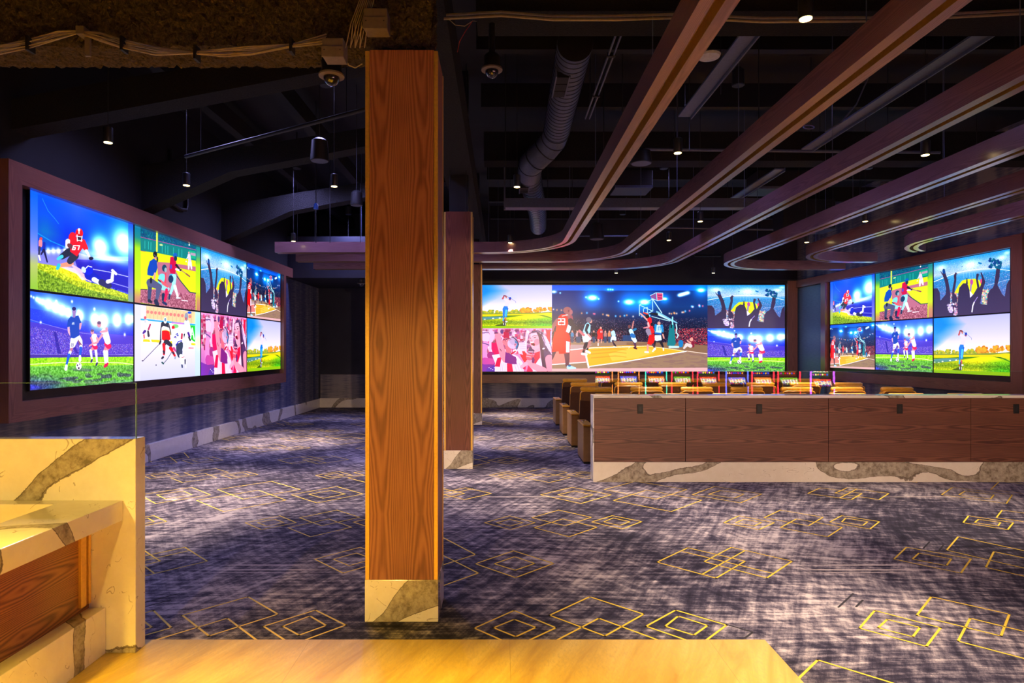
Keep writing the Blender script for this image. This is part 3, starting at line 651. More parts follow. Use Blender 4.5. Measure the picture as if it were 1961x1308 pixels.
def pic_golf():
    c = Canvas(1024, 576, [(8, 152), (1500, 48), (1487, 1255), (5, 1185)])
    c.grad((0, (.72, .72, .95)), (.3, (.82, .8, .98)), (.55, (.92, .88, .99)), (.6, (.95, .92, 1)), (1, (.6, .7, .1)))
    b = np.clip(1.35 - c.u * 2.6 - abs(c.v - .13) * 2.6 + .35 * (c.noise(5, 9) - .5), 0, 1)
    c.mix((.03, .55, .98), b * 1.2)
    c.mix((.4, .65, 1), np.clip(.9 - c.u * 1.6, 0, 1) * np.clip(1 - abs(c.v - .3) * 7, 0, 1) * .6)
    T = [(.78, .72, .2), (.65, .72, .22), (.55, .62, .25)]; O = [(.92, .68, .2), (.85, .62, .2), (.8, .5, .15)]
    def tree(x, y, r, P):
        for i in range(16):
            a = c.rng.rand(3); c.ell(P[i % 3], x + (a[0] - .5) * 1.6 * r, y + (a[1] - .5) * 1.5 * r, r * .42, r * .42)
    for x, y, r in ((20, 810, 40), (95, 800, 45), (170, 805, 40), (215, 820, 35), (280, 795, 50), (385, 800, 48), (455, 815, 35), (600, 815, 30), (665, 805, 40), (725, 790, 55), (770, 810, 40), (820, 820, 35)): tree(x, y, r, T)
    for x, y, r in ((890, 760, 75), (990, 755, 78), (1030, 790, 50), (1150, 770, 60), (1225, 735, 70), (1320, 735, 55), (1460, 720, 60)): tree(x, y, r, O)
    c.poly((.55, .6, .25), [(5, 830), (840, 825), (900, 820), (1400, 800), (1490, 790), (1490, 860), (5, 860)]); c.poly((1, .95, 1), [(1250, 790), (1330, 785), (1395, 800), (1250, 812)])
    c.poly((.88, .82, .05), [(5, 855), (700, 850), (1100, 850), (1400, 820), (1490, 825), (1490, 960), (5, 960)])
    c.poly((.35, .55, .08), [(5, 905), (250, 905), (500, 890), (900, 885), (720, 915), (560, 940), (5, 930)])
    c.poly((.35, .58, .62), [(5, 935), (200, 915), (480, 910), (480, 950), (300, 985), (5, 1015)])
    for x, y in ((20, 990), (100, 995), (175, 975), (320, 955), (440, 950)): c.ell(WH, x, y, 20, 12)
    c.poly((.8, .82, .05), [(5, 1020), (250, 985), (500, 955), (800, 900), (1000, 885), (1200, 880), (1350, 910), (1487, 980), (1487, 1255), (5, 1185)])
    c.poly((.97, .92, .03), [(560, 970), (820, 905), (1050, 890), (1250, 900), (1340, 960), (1000, 1020), (700, 1040)], .8)
    c.poly((.2, .42, .08), [(1150, 882), (1300, 890), (1400, 920), (1487, 970), (1487, 990), (1350, 930), (1250, 905)], .8)
    c.mix((.15, .75, .08), np.clip((c.u - .62) * 3.2, 0, .85) * np.clip((c.v - .7) * 6, 0, 1))
    c.mix((.35, .52, .03), np.clip(1 - abs(c.v - .86) * 11, 0, 1) * .75); c.speck([(5, 1020), (800, 960), (1487, 1000), (1487, 1180), (5, 1130)], .32)
    c.poly((.58, .75, .06), [(5, 1125), (600, 1150), (1487, 1185), (1487, 1260), (5, 1190)])
    c.poly((.2, .3, .05), [(340, 1140), (500, 1080), (560, 1130), (520, 1150)], .8)
    # golfer
    c.line((.35, .3, .4), 7, (560, 390), (610, 430)); c.line((.45, .45, .6), 6, (660, 460), (740, 528)); c.line((.5, .5, .6), 7, (740, 528), (742, 560))
    c.limb((.75, .35, .35), (520, 385, 13), (495, 465, 17)); c.limb((.8, .45, .35), (548, 385, 13), (562, 430, 14)); c.limb((.45, .2, .25), (520, 385, 12), (560, 395, 11))
    c.poly((.88, .82, .97), [(505, 470), (540, 455), (600, 480), (640, 530), (615, 600), (600, 660), (530, 650), (545, 560), (545, 520)]); c.ell((.6, .35, .45), 628, 470, 22, 28); c.ell((.05, .25, .7), 633, 445, 23, 26)
    c.poly((.03, .5, .9), [(520, 650), (585, 655), (595, 730), (580, 830), (570, 930), (530, 930), (538, 760), (520, 980), (490, 985), (495, 800), (490, 720)]); c.poly((.3, .8, 1), [(545, 740), (575, 740), (560, 900), (535, 930)]); c.ell((.05, .3, .7), 590, 715, 12, 10)
    c.limb((.3, .7, .9), (505, 960, 14), (500, 1020, 12)); c.ell((.8, .3, .3), 510, 1045, 22, 14); c.limb((.8, .3, .4), (540, 965, 15), (545, 1010, 12)); c.ell(WH, 560, 1045, 24, 14); c.limb((.3, .32, .35), (525, 1000, 14), (525, 1130, 18)); c.line(WH, 10, (505, 1080), (505, 1120)); c.line(WH, 9, (545, 1080), (545, 1130))
    return c.done()

def pic_fans():
    c = Canvas(1024, 576, [(-70, 118), (1860, 118), (1860, 1218), (-70, 1218)])
    c.grad((0, (.9, .7, .85)), (1, (.85, .5, .7)))
    c.crowd([(-70, 118), (1860, 118), (1860, 700), (-70, 700)], [(.95, .85, .95), (.95, .2, .4), (.9, .6, .65), (.75, .05, .3), (.5, .25, .5), (.98, .95, 1), (.9, .7, .8)], 900, 26, .85)
    c.poly((.9, .87, .97), [(1020, 480), (1230, 470), (1230, 750), (1040, 760), (960, 620)]); c.poly(WH, [(1230, 130), (1300, 200), (1230, 480), (1180, 600), (1200, 300)], .8)
    for y in (500, 540, 590, 640): c.line((.5, .55, .75), 10, (1060, y), (1200, y - 10), al=.6)
    c.poly((.96, .05, .2), [(1700, 150), (1830, 150), (1820, 500), (1760, 420)]); c.line((.3, .65, .9), 22, (1830, 200), (1825, 560)); c.line(WH, 12, (1850, 180), (1845, 560))
    c.poly((.7, .02, .25), [(650, 200), (790, 230), (800, 380), (650, 380)])
    # left fan with phone
    c.poly((.92, .85, .97), [(100, 180), (260, 200), (320, 300), (300, 430), (230, 480), (110, 420)]); c.line((.35, .3, .5), 20, (110, 235), (180, 235)); c.line((.35, .3, .5), 20, (185, 225), (280, 230)); c.limb((.96, .8, .9), (330, 180, 50), (380, 300, 60), (340, 420, 55))
    c.poly((.85, .02, .35), [(340, 490), (500, 480), (560, 780), (390, 800), (350, 640)]); c.poly((.95, .8, .9), [(290, 420), (350, 420), (350, 760), (280, 700)])
    c.limb((.9, .62, .82), (200, 520, 80), (160, 700, 75), (180, 950, 100)); c.line((.4, .35, .6), 26, (110, 490), (200, 510), (285, 545)); c.poly((.45, .2, .6), [(-70, 980), (100, 1020), (420, 1010), (480, 1218), (-70, 1218)]); c.limb((.62, .2, .5), (330, 800, 90), (380, 960, 90)); c.limb((.78, .3, .62), (180, 950, 90), (380, 960, 70))
    c.poly((.3, .22, .65), [(240, 1140), (420, 1060), (700, 1180), (700, 1218), (200, 1218)])
    for i in range(9): c.ell((.85, .9, 1), 290 + i * 45, 1120 + (i % 3) * 26, 15, 10)
    # shouting man, arm across
    c.poly((.94, .92, .98), [(360, 800), (540, 770), (860, 760), (1000, 830), (1130, 980), (1160, 1218), (430, 1218), (440, 1000)])
    c.poly((.9, .02, .25), [(500, 870), (600, 850), (560, 1100), (430, 1090)]); c.poly((.97, .02, .25), [(735, 1010), (860, 1010), (890, 1218), (740, 1218)]); c.poly((.75, .05, .2), [(820, 760), (950, 680), (960, 720), (850, 790)])
    for x in (600, 640, 690, 920, 980, 1040): c.line((.6, .6, .8), 10, (x, 1010), (x + (x - 700) * .25, 1200), al=.7)
    c.limb((.9, .45, .5), (780, 560, 90), (770, 690, 60)); c.ell((.92, .52, .55), 740, 470, 130, 100, 30); c.ell((.8, .78, .88), 870, 510, 120, 135, -20); c.ell((.72, .7, .82), 900, 440, 100, 100)
    c.poly((.15, .1, .25), [(820, 330), (900, 340), (990, 410), (1040, 520), (1000, 640), (960, 680), (1010, 560), (990, 460), (920, 380)]); c.poly((.1, .5, .7), [(930, 410), (1000, 470), (1015, 560), (960, 660), (950, 560)]); c.ell((.9, .6, .7), 950, 540, 28, 45, 20); c.ell((.4, .12, .25), 940, 530, 12, 20)
    c.poly((.45, .2, .35), [(620, 420), (650, 390), (740, 370), (860, 390), (720, 395), (660, 430)], .9); c.ell((.35, .1, .25), 730, 405, 24, 9, 20); c.ell((.5, .1, .25), 710, 440, 30, 12, 35); c.ell(WH, 720, 440, 14, 6, 35); c.line((.5, .2, .3), 8, (780, 430), (840, 400))
    c.limb((.94, .6, .66), (600, 250, 50), (500, 290, 70), (560, 520, 75), (640, 800, 85), (690, 920, 70)); c.limb((.4, .12, .4), (760, 800, 60), (900, 920, 80)); c.poly((.45, .12, .5), [(700, 720), (960, 850), (980, 1030), (850, 1030), (680, 990)]); c.ell((.95, .75, .8), 560, 180, 60, 70); c.line((.3, .15, .3), 26, (430, 240), (510, 235)); c.ell((.3, .25, .5), 610, 200, 40, 60)
    c.line((.2, .12, .2), 14, (560, 640), (600, 700))
    # woman with long hair and red scarf
    c.poly((.95, .9, .96), [(1500, 700), (1860, 760), (1860, 1218), (1250, 1218), (1350, 900)]); c.limb((.92, .68, .75), (1480, 640, 100), (1560, 800, 90))
    c.poly((.25, .2, .38), [(1290, 260), (1380, 190), (1500, 160), (1640, 240), (1760, 500), (1860, 800), (1860, 1218), (1720, 1218), (1620, 1100), (1560, 600), (1500, 300), (1330, 260)])
    c.poly((.9, .87, .97), [(1620, 260), (1720, 330), (1850, 640), (1850, 780), (1740, 600)], .9); c.line((.95, .9, 1), 14, (1560, 230), (1700, 520), (1800, 700)); c.line((.7, .6, .8), 10, (1500, 180), (1660, 420), (1700, 560)); c.poly((.25, .18, .35), [(1300, 600), (1340, 560), (1430, 680), (1400, 760), (1250, 740)])
    c.poly((.95, .72, .78), [(1310, 260), (1470, 220), (1540, 360), (1570, 520), (1540, 620), (1430, 680), (1370, 640), (1320, 540), (1290, 400)])
    c.poly((.98, .84, .9), [(1330, 240), (1470, 230), (1500, 320), (1340, 340)], .7); c.ell((.92, .45, .55), 1480, 470, 70, 90, 20, .6)
    c.ell((.6, .03, .15), 1385, 520, 62, 42, 40); c.ell((.25, .02, .1), 1395, 530, 34, 24, 40); c.ell(WH, 1370, 478, 50, 14, -10); c.ell((.98, .8, .85), 1380, 570, 36, 14, 30)
    c.line((.25, .12, .2), 12, (1375, 325), (1420, 305), (1490, 310)); c.ell((.2, .1, .2), 1435, 352, 32, 11, -5); c.ell((.2, .1, .2), 1318, 370, 20, 9, 20); c.ell((.95, .55, .6), 1350, 430, 30, 22, 20)
    c.poly((.2, .14, .25), [(1500, 200), (1600, 280), (1640, 500), (1660, 800), (1740, 1200), (1640, 1140), (1590, 900), (1560, 600), (1540, 420)])
    c.poly((.98, .02, .22), [(1440, 740), (1560, 700), (1560, 860), (1440, 1040), (1390, 1000), (1400, 860)]); c.poly((.98, .1, .15), [(1050, 770), (1140, 800), (1110, 700), (1180, 700), (1240, 800), (1240, 990), (1170, 990)])
    c.limb((.95, .62, .68), (1800, 900, 110), (1850, 1150, 120)); c.limb((.96, .65, .7), (1650, 1200, 90), (1400, 1080, 75), (1260, 980, 60)); c.ell((.9, .35, .42), 1310, 840, 105, 90); c.line((.99, .75, .82), 22, (1280, 715), (1390, 720)); c.line((.98, .7, .75), 24, (1240, 770), (1360, 790)); c.line((.98, .7, .75), 24, (1230, 830), (1330, 850)); c.ell((.75, .15, .3), 1340, 760, 30, 20); c.ell((.4, .1, .4), 1390, 930, 40, 80)
    c.poly((.8, .05, .3), [(1130, 1040), (1210, 1040), (1200, 1170), (1130, 1150)]); c.limb((.96, .72, .78), (1210, 1020, 50), (1100, 1100, 40)); c.poly((.98, .03, .3), [(1270, 1060), (1380, 1180), (1380, 1218), (1230, 1218)])
    c.ell(WH, 1650, 635, 34, 20, -20); c.line((.2, .1, .2), 20, (1690, 640), (1740, 700))
    c.mix((.98, .35, .72), np.full(c.u.shape, .16)); c.mix((.98, .6, .85), np.clip(1 - c.v * 22, 0, 1) * .8)
    c.mix((.5, .25, .9), np.clip(.5 - c.u * 2.5, 0, 1) * np.clip(c.v * 2 - 1, 0, 1))
    return c.done()

def pic_basketball():
    c = Canvas(1440, 800, [(1057.5, 546), (1355, 546), (1355, 711.5), (1057.5, 711.5)])
    Z = lambda u, v: (1055 + u / 7.266, 540 + v / 7.266)
    Q = lambda u, v: (1200 + u / 7.267, 540 + v / 7.267)
    k = 1 / 7.266
    def L(col, pts, Fm, al=1.0): c.limb(col, *[(*Fm(x, y), r * k) for x, y, r in pts], al=al)
    def Pp(col, pts, Fm, al=1.0): c.poly(col, [Fm(x, y) for x, y in pts], al)
    def E(col, x, y, rx, ry, Fm, rot=0, al=1.0): c.ell(col, *Fm(x, y), rx * k, ry * k, rot, al)
    c.grad((0, (.02, .36, .85)), (.06, (.02, .4, .9)), (.065, (.02, .2, .5)), (.25, (.03, .25, .52)), (.42, (.03, .13, .3)), (.55, (.04, .06, .18)), (.66, (.1, .06, .2)), (.7, (.3, .2, .25)), (1, (.8, .6, .6)))
    for x, y, r, e in ((580, 220, 70, 1), (1090, 280, 70, 1)): c.glow((.0, .55, 1), *Z(x, y), r * k * 2, .85); c.glow((1.2, 1.4, 1.5), *Z(x, y), r * k * .85, 1.2, 1, .5)
    c.glow((1, 1.2, 1.4), *Z(45, 138), 5, 1, 1, .5); c.glow((0, .6, 1), *Z(820, 108), 9, .8, 1, .4)
    for x, y in ((490, 212), (668, 236), (943, 270), (133, 153), (800, 105), (832, 105), (862, 108)): c.glow((.8, 1, 1), *Z(x, y), 1.6, 1)
    for x, y, r in ((250, 280, 75), (530, 235, 38), (1035, 115, 55)): c.glow((0, .6, 1), *Q(x, y), r * k * 1.9, .8); c.glow((1.2, 1.4, 1.5), *Q(x, y), r * k * .8, 1.2, 1, .5)
    for i in range(6): c.glow((1, 1.2, 1.3), *Q(735 + i * 24, 185 - i * 7), 3.6, .9, 1, .8)
    for i in range(40):
        u = c.rng.uniform(0, 1); yy = 592 + 13 * math.sin(u * 3.1); r = c.rng.rand()
        c.glow([(1, .6, .3), (1, .4, .45), (1, .8, .7), (.5, .8, 1)][int(r * 4)], 1060 + u * 290, yy + c.rng.uniform(-1.5, 1.5) - (8 if u > .9 else 0), 1.7, .9, 1, 1.1)
    NV = [(.25, .25, .45), (.08, .1, .25), (.55, .5, .65), (.1, .3, .45), (.6, .25, .35), (.8, .7, .75)]
    c.crowd([(1057, 612), (1355, 608), (1355, 655), (1057, 655)], NV, 7000, 2.2, .8)
    c.crowd([(1290, 628), (1355, 628), (1355, 660), (1290, 662)], [(.9, .15, .25), (.7, .1, .3), (.9, .6, .6), (.2, .15, .3), (.95, .4, .4)], 1800, 3.2, .9)
    c.crowd([(1090, 636), (1200, 634), (1200, 652), (1090, 654)], [(.8, .2, .3), (.1, .3, .5), (.6, .5, .6), (.15, .1, .2), (.85, .7, .7)], 900, 3, .9)
    c.poly((.1, .3, .5), [Z(1000, 740), Z(1130, 740), Z(1130, 830), Z(1000, 830)], .9)
    # floor
    c.poly((.62, .5, .42), [(1057, 655), (1200, 653), (1355, 662), (1355, 712), (1057, 712)])
    c.poly((.72, .6, .62), [(1057, 660), (1135, 660), (1120, 668), (1057, 671)]); c.poly((.86, .52, .5), [(1057, 669), (1122, 668), (1126, 693), (1057, 699)])
    c.poly((.97, .7, .2), [Z(540, 905), Z(1130, 880), Q(450, 910), Q(820, 965), Q(0, 1110), Z(540, 1175), Z(490, 1000)])
    c.poly((.98, .85, .45), [Q(0, 930), Q(300, 920), Q(400, 980), Q(150, 1060), Q(-200, 1100), Q(-250, 1000)], .45)
    c.poly((.55, .42, .33), [Q(0, 840), Q(560, 840), Q(1125, 880), Q(1125, 1000), Q(820, 960), Q(450, 905), Q(0, 880)], .9)
    c.line((.95, .97, 1), 1.6, Z(275, 945), Z(600, 915), Z(1130, 900)); c.line(WH, 1.8, Z(20, 1150), Z(490, 1115)); c.line(WH, 3.2, Z(488, 1010), Z(528, 1190)); c.line(WH, 1.8, Z(545, 1175), Q(0, 1105), Q(420, 1035), Q(830, 965)); c.line((1, .9, .7), 1.2, Q(30, 920), Q(60, 900), Q(300, 890), Q(800, 960)); c.line((.95, .85, .8), 1.2, Q(830, 960), Q(1125, 1000))
    c.mix((.55, .42, .42), (c.noise(30, 90) > .58) * c.region([Q(0, 1120), Q(820, 970), Q(1125, 1005), Q(1125, 1200), Q(-400, 1200)]) * .55)
    c.poly((.95, .75, .8), [(1057, 706), (1355, 704), (1355, 712), (1057, 712)], .75)
    for y in (930, 975, 1030): c.poly((.8, .5, .12), [Z(560, y + 20), Z(900, y - 10), Q(0, y + 10), Q(0, y + 22), Z(900, y + 8), Z(560, y + 34)], .35)
    # sideline people
    for x, cl in ((300, (.1, .5, .7)), (372, (.75, .6, .65)), (400, (.3, .2, .3)), (600, (.08, .08, .12)), (760, (.7, .5, .5)), (815, (.85, .55, .4))):
        L(cl, [(x, 720, 22), (x, 760, 20)], Z); L((.2, .3, .45), [(x - 8, 770, 11), (x - 8, 840, 7)], Z); L((.2, .3, .45), [(x + 8, 770, 11), (x + 8, 840, 7)], Z); E((.85, .6, .55), x, 690, 12, 15, Z)
    # red player mid-court
    L((.9, .1, .15), [(690, 680, 34), (690, 740, 32)], Z); L((.92, .15, .2), [(672, 750, 22), (665, 790, 18)], Z); L((.92, .15, .2), [(705, 750, 20), (710, 790, 16)], Z); L(SKIN, [(662, 800, 10), (660, 850, 7)], Z); L(SKIN, [(705, 800, 9), (705, 845, 7)], Z); E(SKIN, 697, 640, 15, 18, Z); L((.9, .1, .15), [(655, 690, 10), (655, 725, 8)], Z); L(WH, [(660, 855, 7), (660, 885, 7)], Z); digits(c, '11', *Z(685, 680), 1.6, 3.5, WH, .8)
    # white player mid-court
    L((.75, .9, 1), [(865, 700, 28), (875, 740, 28)], Z); L((.85, .95, 1), [(865, 775, 24), (850, 815, 20)], Z); L((.85, .95, 1), [(890, 775, 20), (895, 800, 18)], Z); L((.25, .18, .3), [(860, 820, 13), (885, 880, 8)], Z); L((.15, .12, .2), [(885, 860, 9), (905, 895, 8)], Z); E((.55, .35, .3), 848, 670, 14, 18, Z); L(WH, [(870, 905, 7), (905, 905, 7)], Z)
    # white player second from left
    L((.5, .3, .35), [(490, 850, 26), (460, 960, 16)], Z); L((.08, .08, .2), [(500, 860, 26), (475, 910, 22)], Z); L((.75, .5, .5), [(545, 830, 20), (512, 930, 13)], Z); L((.1, .08, .15), [(458, 965, 16), (455, 980, 14)], Z); L((.1, .08, .15), [(510, 930, 14), (508, 945, 13)], Z); L((.9, .98, 1), [(440, 1000, 18), (500, 1008, 14)], Z); L((.9, .98, 1), [(500, 965, 20), (545, 985, 14)], Z)
    Pp((.85, .95, 1), [(430, 700), (520, 720), (565, 800), (530, 815), (520, 835), (455, 840), (440, 780)], Z); Pp((.65, .88, .97), [(480, 590), (520, 560), (555, 600), (550, 700), (520, 730), (445, 695)], Z); L((.12, .16, .25), [(515, 600, 22), (490, 670, 17), (515, 720, 14)], Z); L((.85, .6, .6), [(520, 730, 14), (565, 780, 10)], Z); E(SKIN, 555, 545, 24, 30, Z); E((.45, .42, .5), 530, 525, 38, 38, Z)
    # big red player 23
    L((.35, .18, .3), [(45, 960, 35), (10, 1060, 26)], Z); L((.42, .22, .32), [(222, 960, 42), (232, 1090, 30), (230, 1160, 24)], Z); L((.7, .88, 1), [(250, 1185, 28), (345, 1198, 10)], Z); E((.1, .4, .6), 262, 1165, 20, 14, Z)
    Pp((.86, .05, .1), [(55, 690), (245, 700), (270, 760), (275, 870), (268, 985), (180, 998), (120, 1000), (110, 965), (20, 975), (30, 800)], Z); Pp((.95, .08, .12), [(110, 700), (180, 700), (150, 960), (120, 900)], Z, .6); Pp((.8, .9, 1), [(215, 820), (265, 835), (262, 980), (212, 980)], Z)
    L((.6, .36, .42), [(95, 530, 26), (35, 620, 26), (15, 680, 24)], Z); Pp((.95, .07, .1), [(110, 480), (150, 448), (235, 445), (240, 500), (245, 600), (215, 700), (70, 690), (80, 600)], Z); Pp((.8, .92, 1), [(240, 590), (285, 620), (270, 690), (250, 712), (212, 690)], Z)
    L((.62, .3, .4), [(270, 490, 38), (280, 520, 32)], Z); L((.12, .15, .25), [(275, 540, 36), (310, 610, 26), (400, 672, 20)], Z); L((.8, .45, .5), [(400, 680, 18), (460, 740, 17)], Z)
    L((.62, .38, .42), [(245, 420, 42), (245, 455, 36)], Z); E((.62, .38, .42), 232, 395, 58, 50, Z); E((.68, .42, .48), 285, 420, 22, 36, Z); E((.5, .28, .34), 250, 405, 12, 16, Z); Pp(WH, [(150, 470), (230, 450), (250, 462), (160, 482)], Z, .7)
    digits(c, '23', *Z(108, 512), 4.9, 11.2, WH, 2.0)
    # hoop, board, stanchion
    W2 = (.75, .92, .97)
    c.line(W2, 1.3, Q(180, 320), Q(180, 470)); c.line(W2, 1.3, Q(180, 320), Q(360, 240), Q(365, 405), Q(290, 440)); c.line(W2, 1.3, Q(180, 320), Q(350, 400)); c.line(W2, 1.1, Q(235, 375), Q(290, 350), Q(292, 430), Q(238, 430), Q(235, 375)); c.line(W2, 1.8, Q(365, 240), Q(490, 430)); c.line(W2, 4, Q(420, 440), Q(640, 540)); c.line((.5, .75, .85), 2.6, Q(420, 410), Q(700, 570)); c.line(W2, 1.2, Q(350, 480), Q(600, 545))
    L((.1, .15, .2), [(340, 440, 12), (420, 450, 20)], Q); Pp((.55, .35, .6), [(330, 190), (410, 150), (415, 260), (345, 225)], Q); Pp((.85, .3, .5), [(420, 150), (505, 155), (505, 250), (430, 262)], Q); c.line(W2, 1.1, Q(330, 190), Q(410, 150), Q(505, 155), Q(505, 250), Q(430, 262), Q(345, 225)); c.line(W2, 1.1, Q(415, 150), Q(425, 262)); c.line((.2, .1, .3), 1, Q(440, 185), Q(490, 185)); c.line((.2, .1, .3), 1, Q(440, 220), Q(490, 225))
    Pp((.02, .5, .55), [(600, 600), (660, 590), (685, 860), (660, 890), (565, 885)], Q); Pp((.08, .12, .2), [(615, 600), (635, 590), (630, 640), (612, 640)], Q); c.line((.6, .9, .95), 2.6, Q(640, 490), Q(640, 590)); c.line(W2, 2.2, Q(690, 590), Q(700, 650), Q(690, 700), Q(720, 740), Q(700, 780)); L(W2, [(600, 905, 16), (720, 905, 14)], Q)
    # players under the hoop
    L((.35, .2, .35), [(110, 830, 20), (125, 900, 13)], Q); L((.3, .1, .18), [(110, 915, 14), (140, 930, 10)], Q); L((.85, .95, 1), [(95, 780, 30), (120, 820, 26)], Q); L((.8, .93, 1), [(60, 680, 28), (90, 750, 26)], Q); L((.05, .45, .75), [(75, 740, 27), (100, 755, 27)], Q); L((.75, .5, .5), [(80, 640, 12), (98, 550, 10)], Q); L((.1, .5, .7), [(100, 670, 16), (128, 655, 15)], Q); E((.5, .3, .3), 40, 620, 20, 22, Q)
    L((.1, .12, .2), [(480, 840, 20), (510, 910, 11)], Q); L((.12, .12, .2), [(390, 830, 22), (385, 900, 12)], Q); Pp((.85, .93, .98), [(395, 740), (480, 740), (490, 810), (420, 820), (385, 810)], Q); Pp((.75, .92, 1), [(400, 600), (490, 600), (485, 730), (395, 725)], Q); L((.05, .55, .8), [(405, 600, 16), (400, 680, 12)], Q); L((.05, .55, .8), [(490, 610, 18), (505, 690, 13)], Q); L(SKIN, [(505, 730, 11), (520, 780, 10)], Q); L((.02, .4, .75), [(400, 712, 12), (480, 722, 12)], Q); E(SKIN, 452, 575, 22, 25, Q); digits(c, '17', *Q(425, 625), 2.4, 6.5, (.05, .3, .6), 1.1); L(WH, [(510, 920, 8), (515, 950, 9)], Q)
    L((.88, .65, .65), [(305, 540, 16), (240, 480, 11), (195, 440, 10)], Q); L((.92, .12, .18), [(320, 520, 30), (330, 600, 26), (360, 690, 30)], Q); L((.88, .7, .72), [(300, 570, 14), (310, 620, 14)], Q); E((.15, .12, .15), 290, 480, 28, 28, Q); L((.95, .25, .15), [(240, 430, 9), (290, 445, 9)], Q)
    L((.6, .55, .65), [(300, 680, 34), (320, 730, 28)], Q); L((.88, .55, .6), [(240, 640, 8), (300, 630, 12)], Q); E((.15, .1, .15), 350, 590, 16, 22, Q); Pp((.95, .08, .12), [(315, 740), (385, 720), (395, 800), (370, 860), (340, 875), (290, 860)], Q); L((.85, .6, .6), [(295, 880, 13), (295, 960, 10)], Q); L(WH, [(260, 975, 12), (300, 978, 12)], Q); L((.3, .2, .3), [(370, 870, 16), (390, 910, 12)], Q); L(WH, [(395, 930, 16), (365, 965, 9)], Q)
    # seated photographer
    L((.05, .5, .75), [(755, 840, 34), (755, 880, 30)], Q); L((.55, .12, .25), [(905, 840, 34), (920, 890, 24)], Q); L((.85, .8, .8), [(840, 870, 24), (800, 920, 14)], Q); L((.85, .8, .8), [(890, 890, 26), (845, 870, 20)], Q); L(SKIN, [(890, 850, 12), (845, 815, 9)], Q); E(SKIN, 903, 800, 24, 26, Q)
    return c.done()

def pic_slot(seed, tint):
    """reels of fruit-like tokens, 5 by 3, under a coloured banner"""
    c = Canvas(320, 400, [(0, 0), (10, 0), (10, 12), (0, 12)]); c.rng = np.random.RandomState(seed)
    c.grad((0, tint), (.3, [x * .6 + .35 for x in tint]), (1, [x * .3 for x in tint]))
    c.ell((1, .75, .2), 5, 1.6, 3.6, 1.1); c.ell(tint, 5, 1.6, 3.0, .75)
    c.poly((.95, .93, .85), [(.6, 3.2), (9.4, 3.2), (9.4, 9.4), (.6, 9.4)])
    C = [(.9, .15, .1), (1, .7, .05), (.2, .6, .2), (.2, .35, .9), (.75, .2, .7), (1, .9, .6)]
    for i in range(5):
        for j in range(4):
            c.ell(C[c.rng.randint(6)], 1.5 + i * 1.75, 4.0 + j * 1.55, .66, .62); c.ell(C[c.rng.randint(6)], 1.5 + i * 1.75, 4.0 + j * 1.55, .32, .3)
    for i in range(8): c.ell(C[c.rng.randint(6)], .9 + i * 1.17, 10.6, .45, .5)
    return c.done()
# ------------------------------------------------------------------ the room
PIC = {'football': pic_football, 'soccer': pic_soccer, 'baseball': pic_baseball, 'hockey': pic_hockey,
       'crowd': pic_crowd, 'golf': pic_golf, 'fans': pic_fans, 'basketball': pic_basketball}
PIC = {k: screen_mat('picture_' + k, f(), SCREEN) for k, f in PIC.items()}

XL, YB, ZC = -5.56, 19.3, 5.9       # left wall, back wall, ceiling
# the right wall stands slightly askew: s runs from the far corner towards the viewer
RW0 = Vector((9.05, 17.47, 0)); RWD = (Vector((9.35, 11.645, 0)) - RW0).normalized(); RWN = Vector((RWD.y, -RWD.x, 0))
if RWN.x > 0: RWN = -RWN
def RWp(s, d, z): return RW0 + RWD * s + RWN * d + Vector((0, 0, z))   # d = distance into the room
def rbox(mb, s0, s1, d0, d1, z0, z1):
    P = [RWp(s, d, z) for z in (z0, z1) for s, d in ((s0, d0), (s1, d0), (s1, d1), (s0, d1))]
    return mb.add(P, [(0, 3, 2, 1), (4, 5, 6, 7), (0, 1, 5, 4), (1, 2, 6, 5), (2, 3, 7, 6), (3, 0, 4, 7)])

struct(MB().box(XL - .2, XL, -6, YB, 0, 3.75).build('wall_left', M['wall']))
struct(MB().box(XL - .2, XL + .001, -6, YB, 3.75, ZC).build('wall_left', M['wall_top']))
struct(MB().box(XL - .2, 11, YB, YB + .2, 0, ZC).build('wall_back', M['wall_dark']))
struct(rbox(MB(), -2.0, 23.5, -.25, -.05, 0, ZC).build('wall_right', M['wall']))
struct(MB().box(XL - .2, 11, -6.2, -6, 0, ZC).build('wall_front', M['wall_dark']))
struct(MB().box(XL - .2, 11, -6, YB, ZC, ZC + .15).build('ceiling', M['ceil']))
struct(MB().box(XL, -1.15, 16.5, YB, 3.62, 4.7).build('trim_1', M['wall_dark']))          # bulkhead over the recess
struct(MB().box(XL, 9.3, -6, 1.7, 2.95, 3.35).build('trim_2', M['wall_dark']))            # lowered soffit over the entry
struct(rbox(MB(), -1.75, -.3, -.05, .0, .29, 3.6).build('trim_3', M['wall_blue']))         # blue panel in the corner
struct(MB().box(XL, -5.50, 3.8, YB, 0, .275).build('baseboard_left', M['marble_d'], bevel=.004))
struct(MB().box(-5.50, 8.9, YB - .06, YB, 0, .285).build('baseboard_back', M['marble_d'], bevel=.004))
struct(rbox(MB(), -1.8, 9, -.05, .01, 0, .27).build('baseboard_right', M['marble_d']))
struct(MB().box(-5.5, 8.9, YB - .012, YB, .285, 1.0).build('trim_4', M['wall']))           # wallcovering below the big screen

